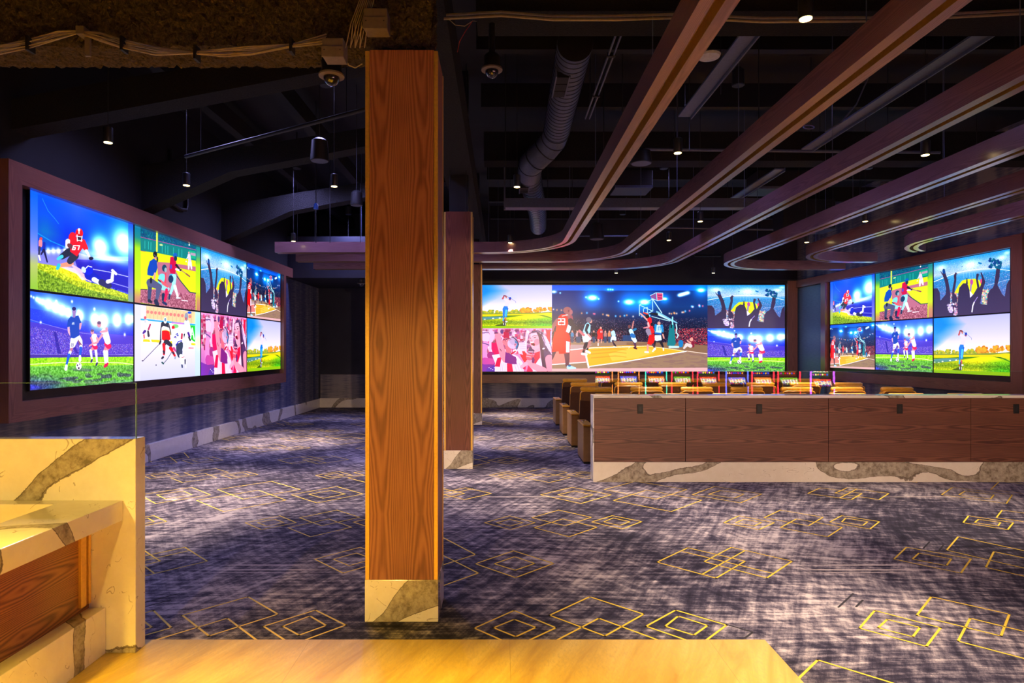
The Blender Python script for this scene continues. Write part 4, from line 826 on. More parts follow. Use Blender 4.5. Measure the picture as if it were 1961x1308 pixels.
# carpet with its yellow lozenge outlines in one mesh
def FP(px, py):
    Y = F * EYE / (py - VY); return ((px - VX) * Y / F, Y)
z6 = lambda u, v: FP(840 + u / 3.502, 880 + v / 3.502)
z7 = lambda u, v: FP(1350 + u / 3.2095, 900 + v / 3.2095)
z2 = lambda u, v: FP(840 + u / 4.669, 1030 + v / 4.669)
z3 = lambda u, v: FP(1240 + u / 5.447, 1030 + v / 5.447)
z4 = lambda u, v: FP(1541 + u / 4.388, 1010 + v / 4.388)
PX, PY = 4.84, 4.86
LOZ = []                         # closed outlines in floor metres
A = [[z6(*p) for p in q] for q in (
    ((308, 425), (475, 378), (648, 424), (480, 471)), ((388, 424), (475, 402), (565, 423), (480, 447)),
    ((625, 391), (805, 340), (1025, 388), (848, 445)), ((640, 458), (832, 399), (1062, 455), (875, 519)),
    ((1025, 420), (1165, 377), (1363, 417), (1230, 467)), ((1105, 420), (1170, 393), (1283, 418), (1215, 443)))]
for q in A:
    for dx in (0, PX / 2):
        for dy in (0, PY / 2): LOZ.append([(x + dx, y + dy) for x, y in q])
LOZ += [[z6(*p) for p in q] for q in (
    ((683, 237), (895, 187), (1158, 237), (955, 296)), ((800, 237), (910, 212), (1035, 237), (935, 265)),
    ((1110, 202), (1320, 147), (1665, 202), (1460, 266)), ((1172, 275), (1395, 206), (1765, 273), (1560, 350)))]
LOZ += [[z7(*p) for p in q] for q in (
    ((-78, 153), (60, 102), (350, 148), (218, 203)), ((22, 150), (95, 127), (240, 148), (180, 175)),
    ((632, 145), (710, 110), (965, 145), (900, 183)), ((800, 143), (875, 110), (1130, 145), (1070, 183)))]
LOZ += [[z2(*p) for p in q] for q in (((328, 233), (670, 117), (1028, 230), (688, 357)), ((497, 233), (678, 170), (860, 230), (685, 291)))]
LOZ += [[z4(*p) for p in q] for q in (((750, 268), (855, 168), (1398, 265), (1312, 385)), ((905, 268), (960, 217), (1232, 265), (1192, 323)))]
LOZ += [[(3.889, 5.54), (4.278, 5.94), (4.62, 5.42), (4.23, 5.02)], [(3.896, 5.10), (4.27, 5.50), (4.66, 4.97), (4.28, 4.57)]]
LOZ += [[z3(*p) for p in q] for q in (((100, 255), (420, 105), (1018, 245), (715, 422)), ((590, 250), (875, 100), (1508, 245), (1245, 420)))]
SEG = [(z3(370, 145), z3(1300, 370)), (z3(1010, 138), z3(575, 380)), (z7(935, 117), z7(830, 172))]
for q in LOZ: SEG += [(q[i], q[(i + 1) % 4]) for i in range(4)]
mb = MB()
mb.add([(XL, -6, 0), (11, -6, 0), (11, YB, 0), (XL, YB, 0)], [(0, 1, 2, 3)])
mb.cur = 1
HW = .0068
for (ax, ay), (bx, by) in SEG:
    for i in range(-3, 4):
        for j in range(-3, 5):
            x0, y0, x1, y1 = ax + i * PX, ay + j * PY, bx + i * PX, by + j * PY
            if max(x0, x1) < -5.6 or min(x0, x1) > 9.3 or max(y0, y1) < 2.8 or min(y0, y1) > 19.2: continue
            d = math.hypot(x1 - x0, y1 - y0); ux, uy = (x1 - x0) / d * HW, (y1 - y0) / d * HW
            mb.add([(x0 - ux + uy, y0 - uy - ux, .0015), (x1 + ux + uy, y1 + uy - ux, .0015), (x1 + ux - uy, y1 + uy + ux, .0015), (x0 - ux - uy, y0 - uy + ux, .0015)], [(0, 1, 2, 3)])
def strip(x0, x1, y, hw, mi):
    mb.cur = mi
    for i in range(-2, 3):
        for j in range(-1, 4):
            a, b, yy = x0 + i * PX, x1 + i * PX, y + j * PY
            if a < -5.5 or b > 9 or yy < 3.85 or yy > 19: continue
            mb.add([(a, yy, .001), (a + .25, yy - hw, .001), (b - .25, yy - hw, .001), (b, yy, .001), (b - .25, yy + hw, .001), (a + .25, yy + hw, .001)], [(0, 1, 2, 3, 4, 5)])
strip(-2.35, -1.45, 5.156, .012, 2); strip(-2.5, -1.35, 5.045, .01, 2); strip(-2.5, -1.5, 4.985, .005, 2); strip(-.3, .85, 7.55, .012, 2)
mb.cur = 3
for q in ([z3(640, 850), z3(1100, 985), z3(1010, 1050)], [z3(230, 235), z3(430, 165)], [z4(280, 675), z4(410, 555)], [z4(430, 670), z4(490, 610)], [z4(995, 180), z4(1050, 120)], [z4(1130, 195), z4(1165, 150)]):
    for (x0, y0), (x1, y1) in zip(q[:-1], q[1:]):
        for i in (-1, 0):
            d = math.hypot(x1 - x0, y1 - y0); ux, uy = (x1 - x0) / d * .007, (y1 - y0) / d * .007; X = i * PX
            mb.add([(x0 + uy + X, y0 - ux, .001), (x1 + uy + X, y1 - ux, .001), (x1 - uy + X, y1 + ux, .001), (x0 - uy + X, y0 + ux, .001)], [(0, 1, 2, 3)])
struct(mb.build('floor', [M['carpet'], M['yarn'], M['pale_yarn'], M['dark_yarn']]), 'dark streaked carpet with yellow lozenge outlines')
struct(MB().box(XL, 1.585, -6, 3.82, -.01, .006).build('floor', M['tile']), 'travertine tiled floor at the entry')

# ------------------------------------------------------------------ screens and their wooden surrounds
def frame_left():
    t = thing('screen_surround', 'wide walnut surround framing the eight screens on the left wall', 'frame', (-5.5, 6.98, 0))
    X0, X1 = -.058, .08; y1 = 15.98 - 6.98
    MB().prism([(0, 3.858), (y1, 3.858), (y1 - .15, 3.62), (.2, 3.62)], 'X', X0, X1).build('top_rail', M['wood_frame_y'], t)
    MB().prism([(0, .94), (.2, 1.164), (y1 - .15, 1.164), (y1, .94)], 'X', X0, X1).build('bottom_rail', M['wood_frame_y'], t)
    MB().prism([(0, .94), (0, 3.858), (.2, 3.62), (.2, 1.164)], 'X', X0, X1).build('side_rail', M['wood_frame_z'], t)
    MB().prism([(y1, .94), (y1 - .15, 1.164), (y1 - .15, 3.62), (y1, 3.858)], 'X', X0, X1).build('side_rail', M['wood_frame_z'], t)
    MB().box(X0, -.03, .21, y1 - .16, 1.17, 3.615).build('backing_board', M['bezel'], t)
    MB().box(X0, X1, y1, 16.5 - 6.98, 3.62, 3.858).build('header', M['wood_frame_y'], t)
frame_left()
def frame_right():
    L = 5.833
    t = thing('screen_surround', 'wide walnut surround framing the six screens on the right wall', 'frame', (0, 0, 0))
    d0, d1 = -.045, .10
    def pr(nm, P, m):
        mb = MB(); n = len(P)
        V = [RWp(s, d0, z) for s, z in P] + [RWp(s, d1, z) for s, z in P]
        mb.add(V, [tuple(range(n)), tuple(range(n, 2 * n))[::-1]] + [(i, i + n, (i + 1) % n + n, (i + 1) % n) for i in range(n)])
        mb.build(nm, m, t)
    a, b = -.07, L + .11        # inner opening
    pr('top_rail', [(a - .22, 3.83), (b + .24, 3.83), (b, 3.615), (a, 3.615)], M['wood_frame_y'])
    pr('bottom_rail', [(a - .22, .93), (a, 1.16), (b, 1.16), (b + .24, .93)], M['wood_frame_y'])
    pr('side_rail', [(a - .22, .93), (a - .22, 3.83), (a, 3.615), (a, 1.16)], M['wood_frame_z'])
    pr('side_rail', [(b + .24, .93), (b, 1.16), (b, 3.615), (b + .24, 3.83)], M['wood_frame_z'])
    pr('header', [(-1.75, 3.62), (-1.75, 3.83), (a - .22, 3.83), (a - .22, 3.62)], M['wood_frame_y'])
    rbox(MB(), a, b, d0, -.03, 1.165, 3.61).build('backing_board', M['bezel'], t)
frame_right()

DESC = {'football': 'a football runner leaping over a tackler', 'soccer': 'a soccer player in blue with a ball', 'baseball': 'a baseball batter and umpire',
        'hockey': 'hockey players on white ice', 'crowd': 'cheering fans in silhouette', 'golf': 'a golfer on a green fairway', 'fans': 'shouting fans in red and white', 'basketball': 'a basketball game'}
def tv(pos, ax, nrm, w, h, pic, side):
    """pos = lower left corner seen from the room"""
    ax, nrm = Vector(ax), Vector(nrm); up = Vector((0, 0, 1)); g = .014
    t = thing('television', 'flat screen on the %s wall showing %s' % (side, DESC[pic]), 'television', pos, 0, 'screens on the %s wall' % side)
    mb = MB()
    def bx(a0, a1, z0, z1, n0, n1):
        P = [ax * a + up * z + nrm * n for z in (z0, z1) for a, n in ((a0, n0), (a1, n0), (a1, n1), (a0, n1))]
        mb.add(P, [(0, 3, 2, 1), (4, 5, 6, 7), (0, 1, 5, 4), (1, 2, 6, 5), (2, 3, 7, 6), (3, 0, 4, 7)])
    e = .002
    bx(e, w - e, e, h - e, -.028, -.004)
    for r in ((e, w - e, e, g), (e, w - e, h - g, h - e), (e, g, g, h - g), (w - g, w - e, g, h - g)): bx(*r, -.004, .003)
    mb.build('casing', M['bezel'], t)
    picture('screen', PIC[pic], ax * g + up * g + nrm * -.002, ax, up, w - 2 * g, h - 2 * g, t)
LW, LH = 8.43 / 4, 1.185
for r, row in enumerate((('soccer', 'hockey', 'fans', 'golf'), ('football', 'baseball', 'crowd', 'basketball'))):
    for i, p in enumerate(row): tv((-5.5, 7.39 + i * LW, 1.264 + r * LH), (0, 1, 0), (1, 0, 0), LW, LH, p, 'left')
RW_, RH = 5.833 / 3, 1.184
for r, row in enumerate((('basketball', 'soccer', 'golf'), ('football', 'baseball', 'crowd'))):
    for i, p in enumerate(row): tv(RWp(i * RW_, 0, 1.252 + r * RH), RWD, RWN, RW_, RH, p, 'right')

t = thing('video_wall', 'huge lit video wall across the back of the lounge', 'video wall', (-.806, 19.2, 1.094))
WW, HH = 9.386, 2.616
sw = 148 / 594 * WW; bw = WW - 2 * sw
MB().box(-.02, WW + .04, .012, .094, -.03, HH + .03).build('cabinet', M['bezel'], t)
for nm, x, z, w, h in (('golf', 0, HH / 2, sw, HH / 2), ('fans', 0, 0, sw, HH / 2), ('basketball', sw, 0, bw, HH), ('crowd', sw + bw, HH / 2, sw, HH / 2), ('soccer', sw + bw, 0, sw, HH / 2)):
    o = picture('picture_area', PIC[nm], (x, 0, z), (1, 0, 0), (0, 0, 1), w, h, t); o['label'] = 'part of the video wall showing ' + DESC[nm]
t = thing('screen_surround', 'walnut surround along the bottom and right of the video wall', 'frame', (-.95, 19.1, 0))
MB().box(0, 9.87, 0, .19, .75, 1.0).build('bottom_rail', M['wood_frame_x'], t)
MB().box(9.58, 9.87, 0, .19, 1.0, 3.83).build('side_rail', M['wood_frame_z'], t)
MB().box(0, .1, 0, .19, 1.0, 3.83).build('side_rail', M['wood_frame_z'], t)
MB().box(.1, 9.58, .04, .19, 3.76, 3.83).build('top_rail', M['bezel'], t)
# ------------------------------------------------------------------ columns clad in walnut
def column(cx, y0, w, d, top, label, m, ins=.03, base_h=.27):
    t = thing('clad_column', label, 'column', (cx, y0, 0))
    h = w / 2; e = .012
    MB().box(-h, h, 0, d, 0, base_h).build('stone_plinth', M['marble_a'], t, bevel=.003)
    MB().box(-h + ins, h - ins, .004, d - .004, base_h, top).build('timber_cladding', m, t)
    for sx in (-1, 1):
        for y in (.0, d - ins):
            x0, x1 = sorted((sx * (h - e * .2), sx * (h - ins + .002)))
            MB().box(x0, x1, y + .002, y + ins, base_h, top - .006).build('corner_trim', M['gold'], t, bevel=.002)
    MB().box(-h + ins - .012, -h + ins, .004, d - .004, base_h, top - .01).build('shadow_gap', M['black'], t) if False else None
    # side leaves
    for sx in (-1, 1):
        x0, x1 = sorted((sx * (h - .006), sx * (h - ins)))
        MB().box(x0, x1, ins + .002, d - ins - .002, base_h, top).build('side_leaf', m, t)
    MB().box(-.14, .14, d * .25, d * .75, top, ZC).build('steel_core', M['steel'], t)
    return t
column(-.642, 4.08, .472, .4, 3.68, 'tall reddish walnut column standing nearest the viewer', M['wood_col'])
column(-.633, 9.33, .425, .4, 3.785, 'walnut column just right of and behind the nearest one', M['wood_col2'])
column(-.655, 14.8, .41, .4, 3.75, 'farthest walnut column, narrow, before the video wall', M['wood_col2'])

# ------------------------------------------------------------------ curved timber ceiling beams
def beam(i, path, label):
    """rectangular timber with a groove in its underside, swept along a path"""
    z0, h, hw, g = 3.684, .207, .112, .03
    prof = [(-hw, 0), (-g, 0), (-g, .085), (g, .085), (g, 0), (hw, 0), (hw, h), (-hw, h)]
    n = len(prof); o0 = Vector((path[0][0], path[0][1], 0))
    t = thing('ceiling_beam', label, 'beam', (o0.x, o0.y, z0), 0, 'curved timber ceiling beams')
    me = bpy.data.meshes.new('timber_body'); vs, fs, uvs = [], [], []
    L = [0.0]; 
    for a, b in zip(path[:-1], path[1:]): L.append(L[-1] + math.dist(a, b))
    pl = [0.0]
    for a, b in zip(prof, prof[1:] + prof[:1]): pl.append(pl[-1] + math.dist(a, b))
    for k, p in enumerate(path):
        a, b = path[max(k - 1, 0)], path[min(k + 1, len(path) - 1)]
        d = Vector((b[0] - a[0], b[1] - a[1])).normalized(); nx, ny = d.y, -d.x
        for u, z in prof: vs.append((p[0] + nx * u - o0.x, p[1] + ny * u - o0.y, z))
    for k in range(len(path) - 1):
        for j in range(n):
            j2 = (j + 1) % n
            fs.append((k * n + j, k * n + j2, (k + 1) * n + j2, (k + 1) * n + j))
            uvs += [(pl[j] + i * 3.3, L[k] + i * 7.7), (pl[j + 1] + i * 3.3, L[k] + i * 7.7), (pl[j + 1] + i * 3.3, L[k + 1] + i * 7.7), (pl[j] + i * 3.3, L[k + 1] + i * 7.7)]
    m = (len(path) - 1) * n
    for base, fl in ((0, 0), (m, 1)):     # ends: two rails and the web
        for q in ((0, 1, 2, 7), (2, 3, 6, 7), (3, 4, 5, 6)):
            fs.append(tuple(base + x for x in (q if fl else q[::-1])))
            uvs += [(prof[x][0], prof[x][1]) for x in (q if fl else q[::-1])]
    me.from_pydata(vs, [], fs); uv = me.uv_layers.new(name='UVMap')
    for lp, c in zip(uv.data, uvs): lp.uv = c
    bm = bmesh.new(); bm.from_mesh(me); bmesh.ops.recalc_face_normals(bm, faces=bm.faces); bm.to_mesh(me); bm.free()
    me.materials.append(M['wood_beam']); me.materials.append(M['groove_gold'])
    for k in range(len(path) - 1):
        for j in (1, 2, 3): me.polygons[k * n + j].material_index = 1
    o = bpy.data.objects.new('timber_body', me); COL.objects.link(o); o.parent = t
    step = 0
    for k in range(1, len(path)):          # thin hanging rods
        if L[k] - step > 2.2:
            step = L[k]; x, y = path[k][0] - o0.x, path[k][1] - o0.y
            MB().tube([(x, y, h), (x, y, ZC - z0)], .004, 5).build('hanging_rod', M['steel2'], t)
def arc(cx, cy, r, a0, a1, n=14): return [(cx + r * math.cos(R(a0 + (a1 - a0) * k / n)), cy + r * math.sin(R(a0 + (a1 - a0) * k / n))) for k in range(n + 1)]
def run(a, b, n): return [(a[0] + (b[0] - a[0]) * k / n, a[1] + (b[1] - a[1]) * k / n) for k in range(n)]
RC = 1.35 + .112
LB = ['curved ceiling beam nearest the column, sweeping left at its far end', 'second curved ceiling beam from the left, sweeping left behind the first', 'third curved ceiling beam from the left, lowest of the left-sweeping ones',
      'fourth ceiling beam, the longest of those hooking right at the far end', 'fifth ceiling beam, hooking right above the right wall screens', 'rightmost ceiling beam with a short hook above the right wall screens']
for i in range(3):
    xc = 1.21 + 1.285 * i; yc = 12.57 + 1.29 * i + .112
    path = run((xc, 2.0), (xc, yc - RC), 9) + arc(xc - RC, yc - RC, RC, 0, 90) + run((xc - RC, yc), (-4.49, yc), 5)[1:] + [(-4.49, yc)]
    beam(i, path, LB[i])
for i in range(3):
    xc = 5.06 + 1.25 * i; yc = 15.2 - 1.29 * i + .112
    path = run((xc, 2.0), (xc, yc - RC), 9) + arc(xc + RC, yc - RC, RC, 180, 90) + run((xc + RC, yc), (8.25, yc), 3)[1:] + [(8.25, yc)] if xc + RC < 8.2 else run((xc, 2.0), (xc, yc - RC), 9) + [p for p in arc(xc + RC, yc - RC, RC, 180, 90) if p[0] < 8.25]
    beam(i + 3, path, LB[i + 3])

# ------------------------------------------------------------------ low wall with glass behind the seats
t = thing('divider_counter', 'long walnut panelled divider with stone top behind the recliners', 'divider', (1.217, 8.4, 0))
XR = 9.35 - 1.217
MB().box(0, XR, -.004, .25, 0, .263).build('stone_plinth', M['marble_b'], t, bevel=.003)
js = [0.012, 2.44 - 1.217, 4.335 - 1.217, 6.22 - 1.217, XR]
for a, b in zip(js[:-1], js[1:]): MB().box(a + .003, b - .003, .004, .03, .268, 1.108).build('timber_panel', M['wood_panel'], t, bevel=.002)
MB().box(.01, XR, .03, .245, .263, 1.11).build('core', M['black'], t)
MB().box(0, .012, .0, .25, .263, 1.112).build('stone_end', M['marble_b'], t)
MB().box(0, XR, -.012, .26, 1.112, 1.148).build('stone_top', M['marble_b'], t, bevel=.004)
for px in (1226, 1454, 1723, 1946):
    x = (px - 960) * 8.4 / F - 1.217
    p = MB().box(x - .038, x + .038, -.006, .004, .905, 1.03).build('power_outlet', M['black'], t, bevel=.004)
    MB().box(x - .017, x + .017, -.009, -.0055, .935, 1.0).build('socket_face', M['steel'], p, bevel=.003)
t = thing('glass_guard', 'clear glass guard standing on the long walnut divider', 'glass', (1.262, 8.5, 1.148))
MB().box(0, 3.9, 0, .012, 0, .315).build('glass_pane', M['glass'], t)
MB().box(3.905, 8.05, 0, .012, 0, .315).build('glass_pane', M['glass'], t)
MB().box(0, 8.05, -.001, .013, .3152, .3165).build('top_edge', M['glass_edge'], t)

# ------------------------------------------------------------------ recliners
def make_recliner():
    t = thing('recliner', 'x', 'recliner')
    MB().box(.16, .72, .2, .82, .05, .3).build('base', M['shell'], t, bevel=.01)
    MB().prism([(.18, .3), (.86, .3), (.9, .36), (.88, .44), (.8, .48), (.18, .44)], 'X', .155, .725).build('seat_cushion', M['leather'], t, bevel=.03)
    MB().box(.17, .71, .84, .9, .1, .34).build('footrest', M['leather'], t, bevel=.015)
    # back: rounded shell leaning to the viewer, padded front, roll on top
    P = [(-.29, .12), (.29, .12), (.29, .86)] + [(.29 - .06 + .06 * math.cos(R(a)), .96 + .06 * math.sin(R(a))) for a in (0, 30, 60, 90)] + [(-.23 + .06 * math.cos(R(a)), .96 + .06 * math.sin(R(a))) for a in (90, 120, 150, 180)] + [(-.29, .86)]
    sh = lambda z: -.16 + (1.0 - z) * .33
    def slab(pts, off, th):
        mb = MB(); n = len(pts)
        V = [(.44 + x, sh(z) + off, z) for x, z in pts] + [(.44 + x, sh(z) + off + th, z) for x, z in pts]
        return mb.add(V, [tuple(range(n)), tuple(range(n, 2 * n))[::-1]] + [(i, i + n, (i + 1) % n + n, (i + 1) % n) for i in range(n)])
    slab(P, 0, .03).build('back_shell', M['shell'], t, bevel=.006)
    slab([(x * .985, z - .0) for x, z in P], .032, .12).build('backrest', M['leather'], t, bevel=.02)
    rim = [(.44 + x, sh(z) - .004, z) for x, z in P[2:]]  # bright tube stands for light caught along the shell's edge
    MB().tube(rim, .009, 6).build('lit_rim', M['leather'], t, smooth=True)
    MB().tube([(.16, sh(1.04) + .1, 1.045), (.19, sh(1.04) + .1, 1.05), (.69, sh(1.04) + .1, 1.05), (.72, sh(1.04) + .1, 1.045)], [.03, .042, .042, .03], 12).build('headrest', M['leather'], t, smooth=True)
    for x in (.0, .73):
        a = MB().box(x + .005, x + .145, .01, .72, .03, .575).build('armrest', M['leather2'], t, bevel=.014)
        MB().box(x, x + .15, 0, .73, .578, .605).build('arm_pad', M['leather'], a, bevel=.01)
        MB().box(x + .015, x + .135, .02, .7, 0, .03).build('foot', M['black'], a)
        MB().lathe([(.045, 0), (.045, .012), (.035, .014), (.033, .006)], 16, (x + .075, .5, .604)).build('cup_holder', M['chrome'], a)
        MB().lathe([(.018, 0), (.018, .01), (.012, .012)], 12, (x + .055, .3, .604)).build('control_button', M['chrome'], a)
    return t
proto = make_recliner(); first = True
ROW = ['row nearest the divider', 'second row from the divider', 'third row from the divider', 'row nearest the video wall']
ORD = ['first seat from the left aisle', 'second seat from the left aisle', 'third seat from the left aisle', 'fourth, middle seat', 'third seat from the right end', 'second seat from the right end', 'last seat at the right end']
for r, y in enumerate((9.71, 11.37, 12.96, 14.66)):
    for k in range(7):
        o = proto if first else copy_tree(proto); first = False
        o.location = (1.25 + .892 * k, y, 0)
        tag(o, 'caramel recliner, %s, %s' % (ORD[k], ROW[r]), 'recliner', 'leather recliners facing the video wall')

# ------------------------------------------------------------------ stone and timber service counter at lower left
t = thing('stone_partition', 'white veined stone half wall at lower left beside the tiled floor', 'partition', (-2.104, 3.65, 0))
MB().box(-3.38, 0, 0, .1, .006, 1.238).build('stone_panel', M['marble_c'], t, bevel=.003)
t = thing('glass_guard', 'clear glass screen standing on the stone half wall', 'glass', (-2.127, 3.69, 1.238))
MB().box(-3.3, 0, 0, .012, 0, .318).build('glass_pane', M['glass'], t)
MB().box(.0, .0015, 0, .012, 0, .318).build('side_edge', M['glass_edge'], t)
MB().box(-3.3, .0, 0, .012, .3185, .32).build('top_edge', M['glass_edge'], t)
t = thing('service_counter', 'low stone topped counter with walnut front at lower left', 'counter', (-2.175, .6, 0))
MB().prism([(0, 0), (0, 3.046), (-3.2, 3.046), (-3.2, 2.955), (-.33, 2.955), (-.33, 0)], 'Z', .771, .885).build('stone_top', M['marble_c'], t, bevel=.003)
MB().box(-.33, -.099, 0, 3.046, .006, .269).build('stone_plinth', M['marble_c'], t, bevel=.003)
MB().box(-.33, -.195, 0, 3.046, .269, .771).build('timber_front', M['wood_cab'], t)
for y in (2.955, 3.02): MB().box(-.196, -.178, y, y + (.045 if y < 3 else .022), .3, .771).build('gold_trim_and_reflection', M['gold'], t, bevel=.002)  # narrow corner strip stands for the wide strip's reflection in the stone

# ------------------------------------------------------------------ pendants
def spot(parent, loc, W_, col, size=70, blend=.8, rad=.04, rot=(0, 0, 0), name='lamp_light'):
    l = bpy.data.lights.new(name, 'SPOT'); l.energy = W_; l.color = col; l.spot_size = R(size); l.spot_blend = blend; l.shadow_soft_size = rad
    o = bpy.data.objects.new(name, l); COL.objects.link(o); o.parent = parent; o.location = loc; o.rotation_euler = rot; return o
def make_pendant():
    t = thing('pendant_light', 'x', 'pendant light')
    MB().lathe([(.044, .0), (.046, .004), (.046, .15), (.04, .155)], 18).build('can', M['can'], t, smooth=True)
    MB().lathe([(.038, -.004), (.038, .003)], 18).build('lens', M['lamp'], t)
    MB().tube([(0, 0, .155), (0, 0, ZC - 3.85)], .004, 5).build('cord', M['cord'], t)
    spot(t, (0, 0, -.012), PEND_W, (1, .76, .56), 54, 1.0)
    return t
pp = make_pendant(); first = True
for px, py, lab in ((207, 273, 'pendant nearest the viewer along the left wall'), (357, 355, 'second pendant along the left wall'), (562, 462, 'pendant above the left end of the first curved beam'), (667, 516, 'low looking pendant left of the near column, farthest on the left'),
    (640, 357, 'pendant immediately left of the near column'), (990, 358, 'pendant right of the second column beside the round duct'), (977, 465, 'pendant in front of the first curved beam, right of the columns'), (969, 515, 'pendant under the curved beams just above the golf picture'),
    (1298, 293, 'pendant between the first and second ceiling beams'), (1543, 36, 'brightest, nearest pendant at the top of the view'), (1772, 297, 'pendant between the third and fourth ceiling beams at right'), (1281, 460, 'pendant seen between first beams above the basketball picture'),
    (1341, 424, 'pendant between the second and third beams, middle distance'), (1221, 499, 'pendant at the bend of the third curved beam'), (1180, 523, 'small far pendant above the left part of the basketball picture'), (1366, 523, 'small far pendant above the right part of the video wall'),
    (1657, 424, 'pendant between the fourth and fifth ceiling beams'), (1545, 464, 'far pendant behind the fourth ceiling beam'), (1595, 424, 'far pendant above the fourth beam, middle right')):
    Y = 2.1 * F / (VY - py)
    o = pp if first else copy_tree(pp); first = False
    o.location = ((px - VX) * Y / F, Y, 3.85)
    tag(o, 'black cylinder ' + lab, 'pendant light', 'black cylinder pendants')

# violet blue fill lights, added between the joists to tint the room
def make_fill_wash():
    t = thing('added_wash_light', 'x', 'wash light')
    MB().lathe([(.07, 0), (.08, .01), (.08, .2), (.04, .24)], 18).build('housing', M['steel'], t, smooth=True)
    MB().tube([(0, 0, .22), (0, 0, ZC - 5.2)], .012, 8).build('stem', M['steel'], t)
    spot(t, (0, 0, -.01), WASH_FILL_W, (.42, .40, 1), 150, .7, .2)
    return t
ww = make_fill_wash(); first = True
for y in (8.3, 12.1, 16.2):
    for x in (-3.9, -2.3, 3.1, 7.0):
        o = ww if first else copy_tree(ww); first = False
        o.location = (x, y, 5.2); k = [c for c in kids(o) if c.type == 'LIGHT'][0]; (setattr(k, 'data', k.data.copy()), setattr(k.data, 'energy', WASH_FILL_W * (1.25 if x < 0 else .55))); tag(o, 'small black wash light added between the dark joists for violet fill', 'wash light', 'added wash lights between the joists')

# unseen golden downlights, added as a guess at the entry's yellow light
def make_added_downlight():
    t = thing('added_downlight', 'x', 'downlight')
    MB().lathe([(.09, -.012), (.09, 0), (.06, .0)], 20).build('trim_ring', M['gold'], t)
    MB().lathe([(.058, -.006), (.058, -.002)], 20).build('lens', M['lamp_gold'], t)
    spot(t, (0, 0, -.03), ENTRY_W, (1, .62, .05), 74, .5, .06, (R(8), 0, 0))
    return t
dd = make_added_downlight(); first = True
for i, x in enumerate((-3.6, -2.2, -.9, .5)):
    o = dd if first else copy_tree(dd); first = False
    o.location = (x, 1.35, 2.95)
    tag(o, 'unseen golden downlight added in the soffit over the entry', 'downlight', 'added downlights over the entry')

# unseen golden spotlights, added to warm the counter, near column and divider
for x, tx, ty, tz, lab in ((-3.2, -3.0, 3.6, .6, 'leftmost'), (-1.6, -1.0, 4.1, .25, 'second'), (.2, -.5, 4.1, .5, 'third'), (3.2, 3.6, 8.4, .5, 'rightmost')):
    t = thing('added_track_spotlight', lab + ' of the golden spotlights added on the soffit behind the viewer', 'spotlight', (x, -1.6, 2.95), 0, 'added track spotlights behind the viewer')
    d = (Vector((tx, ty, tz)) - Vector((x, -1.6, 2.8))).normalized(); q = Vector((0, 0, -.15))
    MB().box(-.06, .06, -.02, .02, -.02, 0).tube([(0, 0, -.02), (0, 0, -.12)], .008, 6).build('mount', M['black'], t)
    MB().tube([q - d * .06, q + d * .1], .045, 16).build('can', M['can'], t, smooth=True)
    MB().tube([q + d * .1, q + d * .104], .036, 16).build('lens', M['lamp_gold'], t)
    eul = (-d).to_track_quat('Z', 'Y').to_euler()
    spot(t, q + d * .12, TRACK_FILL_W * (2.4 if x < -3 else 5 if x > 3 else 1), (1, .61, .11) if x < 3 else (1, .66, .4), (46 if x < -3 else 36) if x < 3 else 70, .7, .05, eul)

# ------------------------------------------------------------------ game machines behind the viewer, seen mirrored in the glass
def pole(mb, *a): return mb
SL = [screen_mat('picture_reels_%s' % n, pic_slot(s, c), SLOT) for n, s, c in (('green', 3, (.2, .7, .1)), ('red', 8, (.9, .1, .08)), ('blue', 12, (.1, .3, .95)), ('orange', 21, (.95, .45, .05)))]
TR = {n: emit('light_strip_' + n, c, SLOT * 1.3) for n, c in (('orange', (1, .25, .05)), ('red', (1, .03, .05)), ('blue', (.1, .15, 1)), ('violet', (.6, .1, 1)), ('teal', (.05, .8, .5)))}
def slot_machine(x, y, rz, i, st):
    t = thing('slot_machine', '%s lit gambling machine, mirrored in the glass above the divider' % st, 'slot machine', (x, y, 0), rz, 'gambling machines behind the viewer')
    MB().prism([(-.3, 0), (.25, 0), (.25, .62), (.34, .69), (.16, .905), (.05, .92), (.02, 1.7), (-.3, 1.7)], 'X', -.33, .33).build('cabinet', M['black'], t, bevel=.01)
    picture('reel_screen', SL[i % 4], (.28, .055, .95), (-1, 0, 0), (0, -.03, .9995), .56, .7, t)
    picture('button_deck', SL[(i + 1) % 4], (.26, .352, .70), (-1, 0, 0), (0, -.64, .768), .52, .27, t)
    for sx in (-1, 1): MB().box(sx * .33 - .012, sx * .33 + .012, .2, .262, .05, 1.6).build('light_strip', TR[st], t)
for i, (x, y, st) in enumerate(((3.2, -3.4, 'orange'), (4.05, -3.4, 'orange'), (4.9, -3.3, 'teal'), (5.7, -3.2, 'red'), (6.45, -3.0, 'red'), (7.2, -2.6, 'blue'), (7.95, -2.5, 'red'), (8.7, -2.4, 'red'), (9.2, -1.4, 'violet'))):
    slot_machine(x, y, 0, i, st)
